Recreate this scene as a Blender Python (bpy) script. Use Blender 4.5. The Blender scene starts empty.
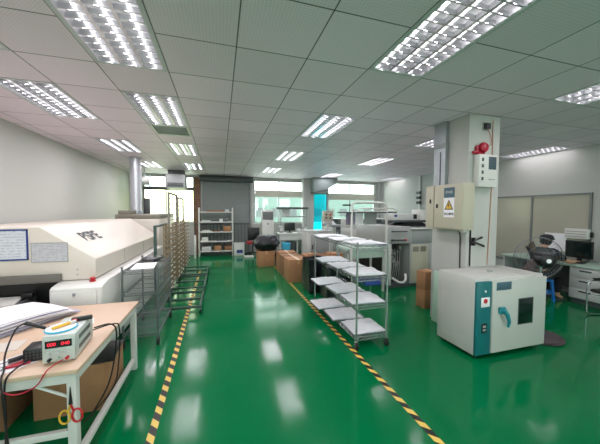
import bpy, bmesh, math, random
from mathutils import Vector, Matrix
random.seed(7)
SC = bpy.context.scene
COL = SC.collection
PI = math.pi

# ------------------------------------------------------------------ camera, world, exposure
CAM_YAW, CAM_PITCH, CAM_ROLL, F_PX, CAM_Z = 0.28506, -0.04133, 0.00468, 271.8, 1.7
cam_d = bpy.data.cameras.new('camera')
cam_d.sensor_fit = 'HORIZONTAL'
cam_d.sensor_width = 36.0
cam_d.lens = 36.0 * F_PX / 600.0
cam_d.clip_start = 0.05
cam = bpy.data.objects.new('camera', cam_d)
COL.objects.link(cam)
_f = Vector((math.sin(CAM_YAW)*math.cos(CAM_PITCH), math.cos(CAM_YAW)*math.cos(CAM_PITCH), math.sin(CAM_PITCH)))
_r = Vector((math.cos(CAM_YAW), -math.sin(CAM_YAW), 0))
_u = _r.cross(_f)
_r2 = _r*math.cos(CAM_ROLL) + _u*math.sin(CAM_ROLL)
_u2 = -_r*math.sin(CAM_ROLL) + _u*math.cos(CAM_ROLL)
cam.matrix_world = Matrix(((_r2.x, _u2.x, -_f.x, 0), (_r2.y, _u2.y, -_f.y, 0), (_r2.z, _u2.z, -_f.z, CAM_Z), (0, 0, 0, 1)))
SC.camera = cam

SKY_STRENGTH, TUBE_STRENGTH, LAMP_WATTS = 4.0, 1.6, 4.2
world = bpy.data.worlds.new('overcast_sky')
SC.world = world
world.use_nodes = True
_bg = world.node_tree.nodes['Background']
_bg.inputs[0].default_value = (0.94, 0.975, 1.0, 1)
_bg.inputs[1].default_value = SKY_STRENGTH
SC.view_settings.view_transform = 'Standard'
SC.view_settings.look = 'None'
SC.view_settings.gamma = 1.0
SC.view_settings.use_curve_mapping = False
SC.view_settings.exposure = 0.72

# ------------------------------------------------------------------ materials
def lin(c):
    return tuple((v/255.0/12.92) if v/255.0 <= 0.04045 else ((v/255.0+0.055)/1.055)**2.4 for v in c)

def mat(name, rgb, rough=0.5, metal=0.0, var=0.06, scale=6.0, bump=0.0, spec=0.5, coat=0.0, rough_var=0.0):
    m = bpy.data.materials.new(name); m.use_nodes = True
    nt = m.node_tree; N = nt.nodes; L = nt.links
    b = N['Principled BSDF']
    c = lin(rgb)
    tc = N.new('ShaderNodeTexCoord'); nz = N.new('ShaderNodeTexNoise')
    nz.inputs['Scale'].default_value = scale; nz.inputs['Detail'].default_value = 3
    L.new(tc.outputs['Object'], nz.inputs['Vector'])
    mx = N.new('ShaderNodeMix'); mx.data_type = 'RGBA'
    mx.inputs[6].default_value = tuple(max(0, v*(1-var)) for v in c)+(1,)
    mx.inputs[7].default_value = tuple(min(1, v*(1+var)) for v in c)+(1,)
    L.new(nz.outputs['Fac'], mx.inputs[0]); L.new(mx.outputs[2], b.inputs['Base Color'])
    b.inputs['Roughness'].default_value = rough; b.inputs['Metallic'].default_value = metal
    b.inputs['Specular IOR Level'].default_value = spec
    b.inputs['Coat Weight'].default_value = coat
    if bump:
        bp = N.new('ShaderNodeBump'); bp.inputs['Strength'].default_value = bump; bp.inputs['Distance'].default_value = 0.01
        L.new(nz.outputs['Fac'], bp.inputs['Height']); L.new(bp.outputs['Normal'], b.inputs['Normal'])
    return m

def emit(name, rgb, strength):
    m = bpy.data.materials.new(name); m.use_nodes = True
    b = m.node_tree.nodes['Principled BSDF']
    b.inputs['Base Color'].default_value = lin(rgb)+(1,)
    b.inputs['Emission Color'].default_value = lin(rgb)+(1,)
    b.inputs['Emission Strength'].default_value = strength
    return m

def glass(name, tint, gloss=0.08, rough=0.03):
    m = bpy.data.materials.new(name); m.use_nodes = True
    nt = m.node_tree; N = nt.nodes; L = nt.links
    N.remove(N['Principled BSDF'])
    t = N.new('ShaderNodeBsdfTransparent'); t.inputs[0].default_value = tint+(1,)
    g = N.new('ShaderNodeBsdfGlossy'); g.inputs['Roughness'].default_value = rough
    mx = N.new('ShaderNodeMixShader'); mx.inputs[0].default_value = gloss
    L.new(t.outputs[0], mx.inputs[1]); L.new(g.outputs[0], mx.inputs[2])
    L.new(mx.outputs[0], N['Material Output'].inputs[0])
    return m

def mth(nt, op, a, b=None):
    n = nt.nodes.new('ShaderNodeMath'); n.operation = op
    for i, v in enumerate((a, b)):
        if v is None: continue
        if isinstance(v, (int, float)): n.inputs[i].default_value = v
        else: nt.links.new(v, n.inputs[i])
    return n.outputs[0]

GX0, GY0, CZ = 0.135, 1.717, 3.026
def ceiling_mat():
    m = mat('ceiling_tile', (242, 226, 238), 0.55, var=0.03, scale=1.5)
    nt = m.node_tree; N = nt.nodes; L = nt.links; b = N['Principled BSDF']
    tc = N.new('ShaderNodeTexCoord'); sp = N.new('ShaderNodeSeparateXYZ'); L.new(tc.outputs['Object'], sp.inputs[0])
    fx = mth(nt, 'DIVIDE', mth(nt, 'SUBTRACT', sp.outputs[0], GX0), 0.6)
    fy = mth(nt, 'DIVIDE', mth(nt, 'SUBTRACT', sp.outputs[1], GY0), 0.6)
    def line(f, w):
        return mth(nt, 'GREATER_THAN', mth(nt, 'ABSOLUTE', mth(nt, 'SUBTRACT', mth(nt, 'FRACT', f), 0.5)), 0.5-w)
    ln = mth(nt, 'MAXIMUM', line(fx, 0.008), line(fy, 0.008))
    # each tile has its own slight tone, and fine perforations
    cb = N.new('ShaderNodeCombineXYZ'); L.new(mth(nt, 'FLOOR', fx), cb.inputs[0]); L.new(mth(nt, 'FLOOR', fy), cb.inputs[1])
    wn = N.new('ShaderNodeTexWhiteNoise'); wn.noise_dimensions = '2D'; L.new(cb.outputs[0], wn.inputs['Vector'])
    dots = mth(nt, 'MULTIPLY', mth(nt, 'GREATER_THAN', mth(nt, 'SINE', mth(nt, 'MULTIPLY', sp.outputs[0], 2*PI/0.024)), 0.55),
               mth(nt, 'GREATER_THAN', mth(nt, 'SINE', mth(nt, 'MULTIPLY', sp.outputs[1], 2*PI/0.024)), 0.55))
    tone = mth(nt, 'SUBTRACT', mth(nt, 'ADD', mth(nt, 'MULTIPLY', wn.outputs['Value'], 0.09), 0.93), mth(nt, 'MULTIPLY', dots, 0.25))
    old = b.inputs['Base Color'].links[0].from_socket
    vm = N.new('ShaderNodeVectorMath'); vm.operation = 'SCALE'
    L.new(old, vm.inputs[0]); L.new(tone, vm.inputs['Scale'])
    mx = N.new('ShaderNodeMix'); mx.data_type = 'RGBA'
    L.new(ln, mx.inputs[0]); L.new(vm.outputs[0], mx.inputs[6]); mx.inputs[7].default_value = lin((84, 88, 88))+(1,)
    L.new(mx.outputs[2], b.inputs['Base Color'])
    return m

def floor_mat():
    m = mat('green_epoxy', (0, 106, 60), 0.14, var=0.08, scale=0.7, spec=0.24)
    nt = m.node_tree; N = nt.nodes; L = nt.links; b = N['Principled BSDF']
    tc = N.new('ShaderNodeTexCoord')
    n2 = N.new('ShaderNodeTexNoise'); n2.inputs['Scale'].default_value = 2.2; n2.inputs['Detail'].default_value = 5
    L.new(tc.outputs['Object'], n2.inputs['Vector'])
    r = N.new('ShaderNodeMapRange'); r.inputs[1].default_value = 0.3; r.inputs[2].default_value = 0.7
    r.inputs[3].default_value = 0.09; r.inputs[4].default_value = 0.17
    L.new(n2.outputs['Fac'], r.inputs[0]); L.new(r.outputs[0], b.inputs['Roughness'])
    n3 = N.new('ShaderNodeTexNoise'); n3.inputs['Scale'].default_value = 3.5; n3.inputs['Detail'].default_value = 2
    L.new(tc.outputs['Object'], n3.inputs['Vector'])
    bp = N.new('ShaderNodeBump'); bp.inputs['Strength'].default_value = 0.06; bp.inputs['Distance'].default_value = 0.02
    L.new(n3.outputs['Fac'], bp.inputs['Height']); L.new(bp.outputs['Normal'], b.inputs['Normal'])
    return m

def stripe_mat(name, c1, c2, period, slant):
    m = mat(name, c1, 0.4); nt = m.node_tree; N = nt.nodes; L = nt.links; b = N['Principled BSDF']
    tc = N.new('ShaderNodeTexCoord'); sp = N.new('ShaderNodeSeparateXYZ'); L.new(tc.outputs['Object'], sp.inputs[0])
    s = mth(nt, 'DIVIDE', mth(nt, 'ADD', sp.outputs[1], mth(nt, 'MULTIPLY', sp.outputs[0], slant)), period)
    k = mth(nt, 'GREATER_THAN', mth(nt, 'FRACT', s), 0.48)
    mx = N.new('ShaderNodeMix'); mx.data_type = 'RGBA'
    L.new(k, mx.inputs[0]); mx.inputs[6].default_value = lin(c1)+(1,); mx.inputs[7].default_value = lin(c2)+(1,)
    L.new(mx.outputs[2], b.inputs['Base Color'])
    return m

def brick_mat():
    m = mat('brown_brick', (120, 84, 62), 0.8); nt = m.node_tree; b = nt.nodes['Principled BSDF']
    tc = nt.nodes.new('ShaderNodeTexCoord'); mp = nt.nodes.new('ShaderNodeMapping'); mp.inputs['Rotation'].default_value = (PI/2, 0, 0)
    br = nt.nodes.new('ShaderNodeTexBrick'); br.inputs['Scale'].default_value = 4
    br.inputs['Color1'].default_value = lin((128, 88, 64))+(1,); br.inputs['Color2'].default_value = lin((100, 70, 52))+(1,)
    br.inputs['Mortar'].default_value = lin((130, 118, 105))+(1,)
    nt.links.new(tc.outputs['Object'], mp.inputs[0]); nt.links.new(mp.outputs[0], br.inputs['Vector'])
    nt.links.new(br.outputs['Color'], b.inputs['Base Color'])
    return m

def lines_mat(name, base, ink, axis_rows, rows, margin=0.12):
    """paper with faint printed rows (object space, along local axis)"""
    m = mat(name, base, 0.6, var=0.02); nt = m.node_tree; N = nt.nodes; L = nt.links; b = N['Principled BSDF']
    tc = N.new('ShaderNodeTexCoord'); sp = N.new('ShaderNodeSeparateXYZ'); L.new(tc.outputs['Object'], sp.inputs[0])
    s = mth(nt, 'FRACT', mth(nt, 'MULTIPLY', sp.outputs[axis_rows], rows))
    nz = N.new('ShaderNodeTexNoise'); nz.inputs['Scale'].default_value = 30
    L.new(tc.outputs['Object'], nz.inputs['Vector'])
    k = mth(nt, 'MULTIPLY', mth(nt, 'GREATER_THAN', s, 0.6), mth(nt, 'GREATER_THAN', nz.outputs['Fac'], 0.48))
    mx = N.new('ShaderNodeMix'); mx.data_type = 'RGBA'
    L.new(mth(nt, 'MULTIPLY', k, 0.6), mx.inputs[0]); mx.inputs[6].default_value = lin(base)+(1,); mx.inputs[7].default_value = lin(ink)+(1,)
    L.new(mx.outputs[2], b.inputs['Base Color'])
    return m

M = dict(
    wall=mat('white_paint', (186, 186, 181), 0.6, var=0.02, scale=2),
    ceiling=ceiling_mat(), floor=floor_mat(), brick=brick_mat(),
    shutter=mat('shutter_metal', (132, 138, 136), 0.6),
    frame=mat('window_frame_grey', (120, 124, 122), 0.4, metal=0.3),
    blind=mat('beige_blind', (205, 203, 188), 0.7),
    pane=glass('clear_window_glass', (0.93, 1.0, 0.96)),
    pane_yellow=glass('pale_yellow_window_glass', (0.95, 1.0, 0.78)),
    pane_cyan=glass('cyan_window_film', (0.0, 0.85, 0.95)),
    partition=mat('beige_pane', (176, 172, 156), 0.15, var=0.02),
    lamp_white=mat('lamp_housing_white', (205, 205, 208), 0.4),
    louver=mat('louver_aluminium', (205, 205, 208), 0.28, metal=0.75),
    tube=emit('fluorescent_tube', (255, 252, 255), TUBE_STRENGTH),
    white=mat('white_enamel', (212, 212, 206), 0.4, var=0.02),
    cream=mat('cream_enamel', (208, 200, 188), 0.38, var=0.02, scale=2),
    grey_light=mat('light_grey_enamel', (198, 200, 196), 0.4, var=0.03),
    grey_mid=mat('mid_grey_enamel', (168, 170, 167), 0.42, var=0.04),
    grey=mat('grey_enamel', (150, 153, 152), 0.4, var=0.04),
    grey_dark=mat('dark_grey_enamel', (72, 76, 78), 0.45, var=0.06),
    bar=mat('conveyor_bar', (104, 100, 94), 0.45),
    taupe=mat('taupe_metal', (126, 120, 108), 0.45),
    black=mat('black_plastic', (22, 22, 24), 0.4),
    black_matt=mat('black_rubber', (18, 18, 18), 0.7),
    bag=mat('black_bin_bag', (20, 22, 28), 0.28, var=0.3, scale=14, bump=0.6),
    steel=mat('chrome_wire', (176, 182, 182), 0.25, metal=0.9, var=0.05),
    cart_steel=mat('dull_wire', (128, 132, 134), 0.35, metal=0.8, var=0.08),
    galv=mat('galvanised_steel', (168, 174, 178), 0.35, metal=0.7, var=0.12, scale=12),
    duct=mat('duct_sheet_metal', (128, 140, 138), 0.6, metal=0.2, var=0.12),
    foil=mat('silver_duct_foil', (205, 205, 212), 0.32, metal=0.6, var=0.12, scale=30, bump=0.5),
    green_steel=mat('dark_green_paint', (40, 66, 58), 0.4),
    tan=mat('tan_slot_plastic', (134, 118, 92), 0.5, var=0.1),
    wood=mat('pale_wood_laminate', (206, 178, 152), 0.42, var=0.07, scale=9),
    card=mat('brown_cardboard', (162, 118, 82), 0.75, var=0.10, scale=8),
    card_dark=mat('worn_cardboard', (134, 96, 66), 0.75, var=0.14, scale=8),
    card_tape=mat('parcel_tape', (190, 152, 104), 0.3),
    paper=mat('white_paper', (238, 236, 238), 0.6, var=0.02),
    violet_paper=mat('pale_violet_paper', (176, 174, 196), 0.6, var=0.02),
    sheet=mat('white_sheet', (236, 237, 240), 0.45, var=0.12, scale=22, bump=0.4),
    sheet_dark=mat('sheet_fringe', (112, 116, 122), 0.5, var=0.2, scale=30),
    teal=mat('teal_enamel', (22, 108, 112), 0.4),
    teal_handle=mat('teal_plastic', (28, 130, 140), 0.35),
    oven=mat('oven_grey_enamel', (192, 192, 186), 0.42, var=0.03),
    dark_glass=mat('dark_window_glass', (20, 34, 32), 0.08),
    red=mat('red_plastic', (196, 30, 40), 0.35),
    dark_red=mat('red_bell_enamel', (176, 18, 48), 0.35),
    red_fabric=mat('red_fabric', (168, 36, 48), 0.8),
    yellow=mat('yellow_plastic', (224, 180, 60), 0.45),
    orange=mat('orange_cable', (190, 146, 118), 0.5),
    blue=mat('blue_plastic', (30, 120, 205), 0.4),
    blue_dark=mat('navy_plastic', (34, 60, 130), 0.4),
    sky_blue=mat('sky_blue_plastic', (70, 180, 215), 0.4),
    beige_box=mat('beige_cabinet', (186, 180, 160), 0.45, var=0.03),
    slate=mat('slate_blue_sign', (70, 98, 112), 0.5),
    green_board=mat('pale_green_board', (178, 206, 188), 0.5),
    green_mat=mat('pale_green_mat', (168, 190, 176), 0.5),
    psu=mat('instrument_grey', (196, 202, 196), 0.42),
    red_led=emit('red_led', (230, 40, 60), 1.0),
    skin=mat('skin', (196, 148, 122), 0.55),
    shirt=mat('black_shirt', (30, 32, 38), 0.85, var=0.2),
    trousers=mat('black_trousers', (22, 22, 26), 0.85, var=0.2),
    hair=mat('black_hair', (18, 16, 16), 0.6),
    violet=mat('violet_grey_plastic', (136, 128, 150), 0.5),
    blade=mat('blade_brown', (66, 48, 40), 0.4),
    wood_red=mat('brown_board', (136, 86, 58), 0.6),
    tape=stripe_mat('hazard_tape', (228, 196, 96), (30, 29, 27), 0.15, 1.0),
    print1=lines_mat('printed_form', (206, 210, 216), (160, 164, 174), 2, 34),
    print2=lines_mat('printed_table', (188, 188, 192), (138, 140, 148), 2, 60),
    ink=mat('dark_ink', (62, 70, 72), 0.6),
    concrete=mat('pale_render', (98, 116, 110), 0.8),
    ground=mat('outdoor_paving', (200, 205, 196), 0.9),
    leaf=mat('leaf_green', (120, 160, 110), 0.8, var=0.3),
)

# ------------------------------------------------------------------ mesh helpers
class MB:
    def __init__(s): s.b = bmesh.new()
    def _add(s, verts, faces, T=None):
        vs = [s.b.verts.new(T @ Vector(v) if T else v) for v in verts]
        for f in faces:
            try: s.b.faces.new([vs[i] for i in f])
            except ValueError: pass
        return s
    def box(s, x0, x1, y0, y1, z0, z1, bev=0.0, T=None, seg=2):
        t = bmesh.new()
        bmesh.ops.create_cube(t, size=1.0)
        bmesh.ops.scale(t, vec=(x1-x0, y1-y0, z1-z0), verts=t.verts)
        bmesh.ops.translate(t, vec=((x0+x1)/2, (y0+y1)/2, (z0+z1)/2), verts=t.verts)
        if bev > 0:
            bmesh.ops.bevel(t, geom=t.edges[:], offset=min(bev, 0.45*min(x1-x0, y1-y0, z1-z0)), segments=seg, affect='EDGES', profile=0.5)
        s._merge(t, T); return s
    def _merge(s, t, T=None):
        t.verts.index_update()
        s._add([v.co.copy() for v in t.verts], [[v.index for v in f.verts] for f in t.faces], T); t.free()
    def prism(s, poly, axis, a0, a1, bev=0.0, T=None):
        def p(u, v, a): return {'y': (u, a, v), 'x': (a, u, v), 'z': (u, v, a)}[axis]
        n = len(poly); t = bmesh.new()
        vs = [t.verts.new(p(u, v, a0)) for u, v in poly]+[t.verts.new(p(u, v, a1)) for u, v in poly]
        t.faces.new(vs[:n][::-1]); t.faces.new(vs[n:])
        for i in range(n):
            j = (i+1) % n; t.faces.new([vs[i], vs[j], vs[n+j], vs[n+i]])
        bmesh.ops.recalc_face_normals(t, faces=t.faces)
        if bev: bmesh.ops.bevel(t, geom=t.edges[:], offset=bev, segments=2, affect='EDGES', profile=0.5)
        s._merge(t, T); return s
    def tube(s, pts, r, seg=8, smooth=0, closed=False, T=None):
        P = [Vector(p) for p in pts]
        if smooth and len(P) > 2:
            Q = []
            n = len(P)
            rng = range(n) if closed else range(n-1)
            for i in rng:
                p0, p1, p2, p3 = (P[(i+k) % n] if closed else P[max(0, min(n-1, i+k))] for k in (-1, 0, 1, 2))
                for k in range(smooth):
                    t = k/smooth
                    Q.append(0.5*((2*p1)+(p2-p0)*t+(2*p0-5*p1+4*p2-p3)*t*t+(3*p1-p0-3*p2+p3)*t**3))
            if not closed: Q.append(P[-1])
            P = Q
        n = len(P); R = r if isinstance(r, (list, tuple)) else None
        up = None; rings = []
        for i in range(n):
            if closed: d = P[(i+1) % n]-P[i-1]
            else: d = P[min(i+1, n-1)]-P[max(i-1, 0)]
            if d.length < 1e-9: d = Vector((0, 0, 1))
            d.normalize()
            if up is None:
                up = Vector((0, 0, 1)) if abs(d.z) < 0.9 else Vector((1, 0, 0))
            a = up-d*up.dot(d)
            if a.length < 1e-6: a = d.orthogonal()
            a.normalize(); up = a; b = d.cross(a)
            rr = R[i] if R else r
            rings.append([P[i]+a*rr*math.cos(2*PI*k/seg)+b*rr*math.sin(2*PI*k/seg) for k in range(seg)])
        V = [v for g in rings for v in g]; F = []
        for i in range(n if closed else n-1):
            j = (i+1) % n
            for k in range(seg):
                l = (k+1) % seg
                F.append([i*seg+k, i*seg+l, j*seg+l, j*seg+k])
        if not closed:
            F.append(list(range(seg))[::-1]); F.append([(n-1)*seg+k for k in range(seg)])
        return s._add(V, F, T)
    def cyl(s, p0, p1, r, seg=16): return s.tube([p0, p1], r, seg)
    def lathe(s, prof, c=(0, 0, 0), seg=20, T=None):
        V = []; F = []; n = len(prof)
        for r, z in prof:
            for k in range(seg):
                a = 2*PI*k/seg; V.append((c[0]+r*math.cos(a), c[1]+r*math.sin(a), c[2]+z))
        for i in range(n-1):
            for k in range(seg):
                l = (k+1) % seg; F.append([i*seg+k, i*seg+l, (i+1)*seg+l, (i+1)*seg+k])
        F.append(list(range(seg))[::-1]); F.append([(n-1)*seg+k for k in range(seg)])
        return s._add(V, F, T)
    def ball(s, c, r, sc=(1, 1, 1), seg=16):
        t = bmesh.new(); bmesh.ops.create_uvsphere(t, u_segments=seg, v_segments=seg//2+2, radius=r)
        for v in t.verts: v.co = Vector((v.co.x*sc[0]+c[0], v.co.y*sc[1]+c[1], v.co.z*sc[2]+c[2]))
        s._merge(t); return s
    def poly(s, pts): return s._add(pts, [list(range(len(pts)))])
    def mesh(s, name, m, normals=True):
        if normals: bmesh.ops.recalc_face_normals(s.b, faces=s.b.faces)
        me = bpy.data.meshes.new(name); s.b.to_mesh(me); s.b.free()
        me.materials.append(m)
        for p in me.polygons: p.use_smooth = True
        me.set_sharp_from_angle(angle=math.radians(38))
        return me

def obj(name, mb, m, parent=None, label=None):
    o = bpy.data.objects.new(name, mb.mesh(name, m) if isinstance(mb, MB) else mb)
    COL.objects.link(o)
    if parent: o.parent = parent
    if label: o['label'] = label
    return o
def tag(o, label, cat, group=None):
    o['label'] = label; o['category'] = cat
    if group: o['group'] = group
    return o
def thing(name, label, cat, loc=(0, 0, 0), rz=0.0, group=None):
    o = bpy.data.objects.new(name, None); COL.objects.link(o); o.empty_display_size = 0.1
    o.location = loc; o.rotation_euler = (0, 0, rz)
    return tag(o, label, cat, group)
def struct(name, mb, m, parent=None):
    o = obj(name, mb, m, parent)
    if not parent: o['kind'] = 'structure'
    return o
def dup(root, loc, rz=None, label=None, group=None):
    def cp(o, par):
        c = o.copy(); COL.objects.link(c)
        if par: c.parent = par
        for ch in o.children: cp(ch, c)
        return c
    r = cp(root, None); r.location = loc
    if rz is not None: r.rotation_euler = (0, 0, rz)
    if label: r['label'] = label
    if group: r['group'] = group
    return r
def text_mesh(s, size, extrude=0.0008, shear=0.0, spacing=1.0, bold=0.0):
    cu = bpy.data.curves.new('lettering', 'FONT'); cu.body = s; cu.size = size; cu.extrude = extrude
    cu.align_x = 'CENTER'; cu.align_y = 'CENTER'; cu.shear = shear; cu.space_character = spacing; cu.offset = bold
    o = bpy.data.objects.new('lettering_tmp', cu); COL.objects.link(o)
    dg = bpy.context.evaluated_depsgraph_get()
    me = bpy.data.meshes.new_from_object(o.evaluated_get(dg), depsgraph=dg)
    bpy.data.objects.remove(o); bpy.data.curves.remove(cu)
    return me
def lettering(name, s, size, m, parent, T, shear=0.0, spacing=1.0, bold=0.0):
    me = text_mesh(s, size, shear=shear, spacing=spacing, bold=bold); me.transform(T); me.materials.clear(); me.materials.append(m)
    o = bpy.data.objects.new(name, me); COL.objects.link(o); o.parent = parent
    return o
def Tm(loc, ex, ey):
    ex = Vector(ex).normalized(); ey = Vector(ey).normalized(); ez = ex.cross(ey)
    return Matrix(((ex.x, ey.x, ez.x, loc[0]), (ex.y, ey.y, ez.y, loc[1]), (ex.z, ey.z, ez.z, loc[2]), (0, 0, 0, 1)))
def RZ(a, loc=(0, 0, 0)): return Matrix.Translation(loc) @ Matrix.Rotation(a, 4, 'Z')

# ------------------------------------------------------------------ room shell
XL, XR, YB, YF = -3.05, 7.07, 11.0, -4.4
struct('floor', MB().box(XL-0.1, XR+0.1, YF-0.1, YB+0.2, -0.1, 0), M['floor'])
struct('wall_left', MB().box(XL-0.1, XL, YF-0.1, YB+0.2, 0, 3.2), M['wall'])
struct('wall_right', MB().box(XR, XR+0.1, YF-0.1, YB+0.2, 0, 3.2), M['wall'])
# unseen rear wall; its windows are added so daylight lifts the ceiling
rw = MB(); FILL_WIN = [(-2.7, 0.3), (0.6, 3.6), (3.9, 6.8)]
rw.box(XL, XR, YF-0.1, YF, 0, 0.8).box(XL, XR, YF-0.1, YF, 2.95, 3.2)
for a_, b_ in ((XL, -2.7), (0.3, 0.6), (3.6, 3.9), (6.8, XR)): rw.box(a_, b_, YF-0.1, YF, 0.8, 2.95)
struct('wall_rear', rw, M['wall'])
for k_, (a_, b_) in enumerate(FILL_WIN):
    fr_ = MB()
    for x_ in (a_+0.03, (a_+b_)/2, b_-0.03): fr_.box(x_-0.03, x_+0.03, YF-0.08, YF-0.02, 0.8, 2.95)
    for z_ in (0.83, 2.92): fr_.box(a_, b_, YF-0.079, YF-0.021, z_-0.03, z_+0.03)
    o_ = struct('window_%d' % (6+k_), fr_, M['frame'])  # added window, out of view, there for its daylight
    for c_, d_ in ((a_+0.02, (a_+b_)/2), ((a_+b_)/2, b_-0.02)): obj('pane', MB().box(c_, d_, YF-0.053, YF-0.047, 0.82, 2.94), M['pane'], o_)
# back wall: solid pieces round the openings
W1, W2, W3, CY = (-2.66, -0.95), (1.30, 3.35), (4.48, 6.80), (3.82, 4.44)
wb = MB()
def wbx(x0, x1, z0, z1): wb.box(x0, x1, YB, YB+0.2, z0, z1)
wbx(XL, W1[0], 0, 3.2); wbx(*W1, 0, 1.24); wbx(*W1, 2.96, 3.2)
wbx(W1[1], -0.73, 0, 3.2)
wbx(-0.73, 1.20, 2.9, 3.2); wbx(1.20, W2[0], 0, 3.2)
wbx(*W2, 0, 1.19); wbx(*W2, 2.92, 3.2); wbx(W2[1], CY[0], 0, 3.2)
wbx(*CY, 0, 0.45); wbx(*CY, 2.44, 3.2); wbx(CY[1], W3[0], 0, 3.2)
wbx(*W3, 0, 1.2); wbx(*W3, 2.92, 3.2); wbx(W3[1], XR, 0, 3.2)
struct('wall_back', wb, M['wall'])
struct('trim_1', MB().box(-0.95, -0.71, YB-0.10, YB-0.001, 0, 2.94, 0.005), M['brick'])      # brick pilaster
struct('trim_2', MB().box(3.27, 3.74, YB-0.30, YB-0.001, 0, 3.02, 0.005), M['wall'])         # white pier between the windows
# ceiling: one quad per tile, left open where a lamp or the air grille is recessed
LAMPS = [(2, -1), (-2, 0), (-2, 3), (-4, 3), (2, 3), (2, 7), (2, 11), (6, -1), (6, 3), (6, 7), (6, 12), (-4, 7), (-2, 7), (-2, 11), (-4, 11), (-2, -4), (2, -4), (-4, 0)]
GRILLE = (-2, 5)
holes = {(c, r+k) for c, r in LAMPS for k in (0, 1)} | {GRILLE}
WALL_LAMPS = [3.85, 9.2]
cm = MB()
xs = [XL]+[GX0+0.6*c for c in range(-5, 11)]+[6.46]
ys = [YF]+[GY0+0.6*r for r in range(-10, 16)]+[YB]
for i in range(len(xs)-1):
    for j in range(len(ys)-1):
        if (i-6, j-11) in holes: continue
        cm.poly([(xs[i], ys[j], CZ), (xs[i], ys[j+1], CZ), (xs[i+1], ys[j+1], CZ), (xs[i+1], ys[j], CZ)])
e = [YF]
for y in WALL_LAMPS: e += [y, y+1.2]
e.append(YB)
for k in range(0, len(e)-1, 2):
    cm.poly([(6.46, e[k], CZ), (6.46, e[k+1], CZ), (XR, e[k+1], CZ), (XR, e[k], CZ)])
ceil = bpy.data.objects.new('ceiling', cm.mesh('ceiling', M['ceiling'], normals=False)); COL.objects.link(ceil); ceil['kind'] = 'structure'
struct('ceiling_slab', MB().box(XL-0.1, XR+0.1, YF-0.1, YB+0.2, 3.2, 3.3), M['wall'])

# windows in the back wall
def window(name, x0, x1, zb, mids, zbar, zt, blind, pm):
    fr = MB(); y0, y1 = YB+0.02, YB+0.08; w = 0.035
    for x in [x0+w/2, x1-w/2]+mids: fr.box(x-w/2, x+w/2, y0, y1, zb, zt)
    for z in (zb+w/2, zbar[0], zbar[1], zt-w/2): fr.box(x0, x1, y0+0.002, y1-0.002, z-w/2, z+w/2)
    o = struct(name, fr, M['frame'])
    edges = [x0]+mids+[x1]
    for a, b in zip(edges[:-1], edges[1:]):
        obj('pane', MB().box(a+0.01, b-0.01, YB+0.045, YB+0.051, zb+0.01, zbar[0]), pm, o)
        obj('pane', MB().box(a+0.01, b-0.01, YB+0.045, YB+0.051, zbar[1], zt-0.01), M['pane'], o)
    if blind: obj('blind', MB().box(x0+0.04, x1-0.04, YB-0.03, YB+0.01, zbar[0]-0.02, zbar[1]+0.02, 0.008), M['blind'], o)
    else: obj('transom_bar', MB().box(x0, x1, YB-0.02, YB+0.015, zbar[0]-0.02, zbar[1]+0.02), M['grey_dark'], o)
    obj('window_sill', MB().box(x0-0.02, x1+0.02, YB-0.06, YB+0.015, zb-0.03, zb, 0.005), M['white'], o)
    return o
window('window_1', W1[0], W1[1], 1.24, [-1.91], (2.46, 2.54), 2.96, False, M['pane_yellow'])
window('window_2', W2[0], W2[1], 1.19, [2.32], (2.27, 2.50), 2.92, True, M['pane'])
window('window_3', W3[0], W3[1], 1.20, [5.53], (2.20, 2.44), 2.92, True, M['pane'])
cw = MB()
for x in (CY[0]+0.015, CY[1]-0.015): cw.box(x-0.015, x+0.015, YB+0.02, YB+0.08, 0.45, 2.44)
for z in (0.465, 2.425): cw.box(CY[0], CY[1], YB+0.022, YB+0.078, z-0.015, z+0.015)
cw = struct('window_4', cw, M['frame'])
obj('pane', MB().box(CY[0]+0.01, CY[1]-0.01, YB+0.045, YB+0.051, 0.46, 2.43), M['pane_cyan'], cw)
# roller shutter as the back door
sh = MB()
for k in range(28): sh.prism([(YB+0.03, 0.1*k), (YB+0.024, 0.1*k+0.05), (YB+0.03, 0.1*k+0.098), (YB+0.06, 0.1*k+0.05)], 'x', -0.70, 1.18)
sh = struct('door_1', sh, M['shutter'])
obj('back_plate', MB().box(-0.72, 1.20, YB+0.062, YB+0.075, 0, 2.9), M['shutter'], sh)  # added behind the slats to stop daylight leaking between them
obj('shutter_box', MB().box(-0.73, 1.24, YB-0.22, YB-0.002, 2.80, 3.0, 0.01), M['grey_dark'], sh)
for x in (-0.70, 1.15): obj('guide_rail', MB().box(x-0.01, x+0.05, YB-0.05, YB+0.005, 0, 2.80), M['grey'], sh)

# interior window in the right wall
wr = MB()
for y in (3.56, 4.62, 5.95): wr.box(XR-0.03, XR-0.001, y-0.02, y+0.02, 0.5, 2.08)
for z in (0.5, 2.07): wr.box(XR-0.031, XR-0.001, 3.54, 5.97, z-0.02, z+0.02)
wr = struct('window_5', wr, M['frame'])
for a, b in ((3.58, 4.60), (4.64, 5.93)): obj('pane', MB().box(XR-0.012, XR-0.002, a, b, 0.52, 2.05), M['partition'], wr)
struct('baseboard_right', MB().box(XR-0.015, XR-0.001, YF, YB, 0.001, 0.1), M['grey'])
struct('baseboard_left', MB().box(XL+0.001, XL+0.015, YF, YB, 0.001, 0.1), M['grey'])
# square pillar with its services
PX0, PX1, PY0, PY1 = 3.24, 3.79, 2.93, 3.56
struct('pillar', MB().box(PX0, PX1, PY0, PY1, 0, CZ-0.001, 0.006), M['wall'])

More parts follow.
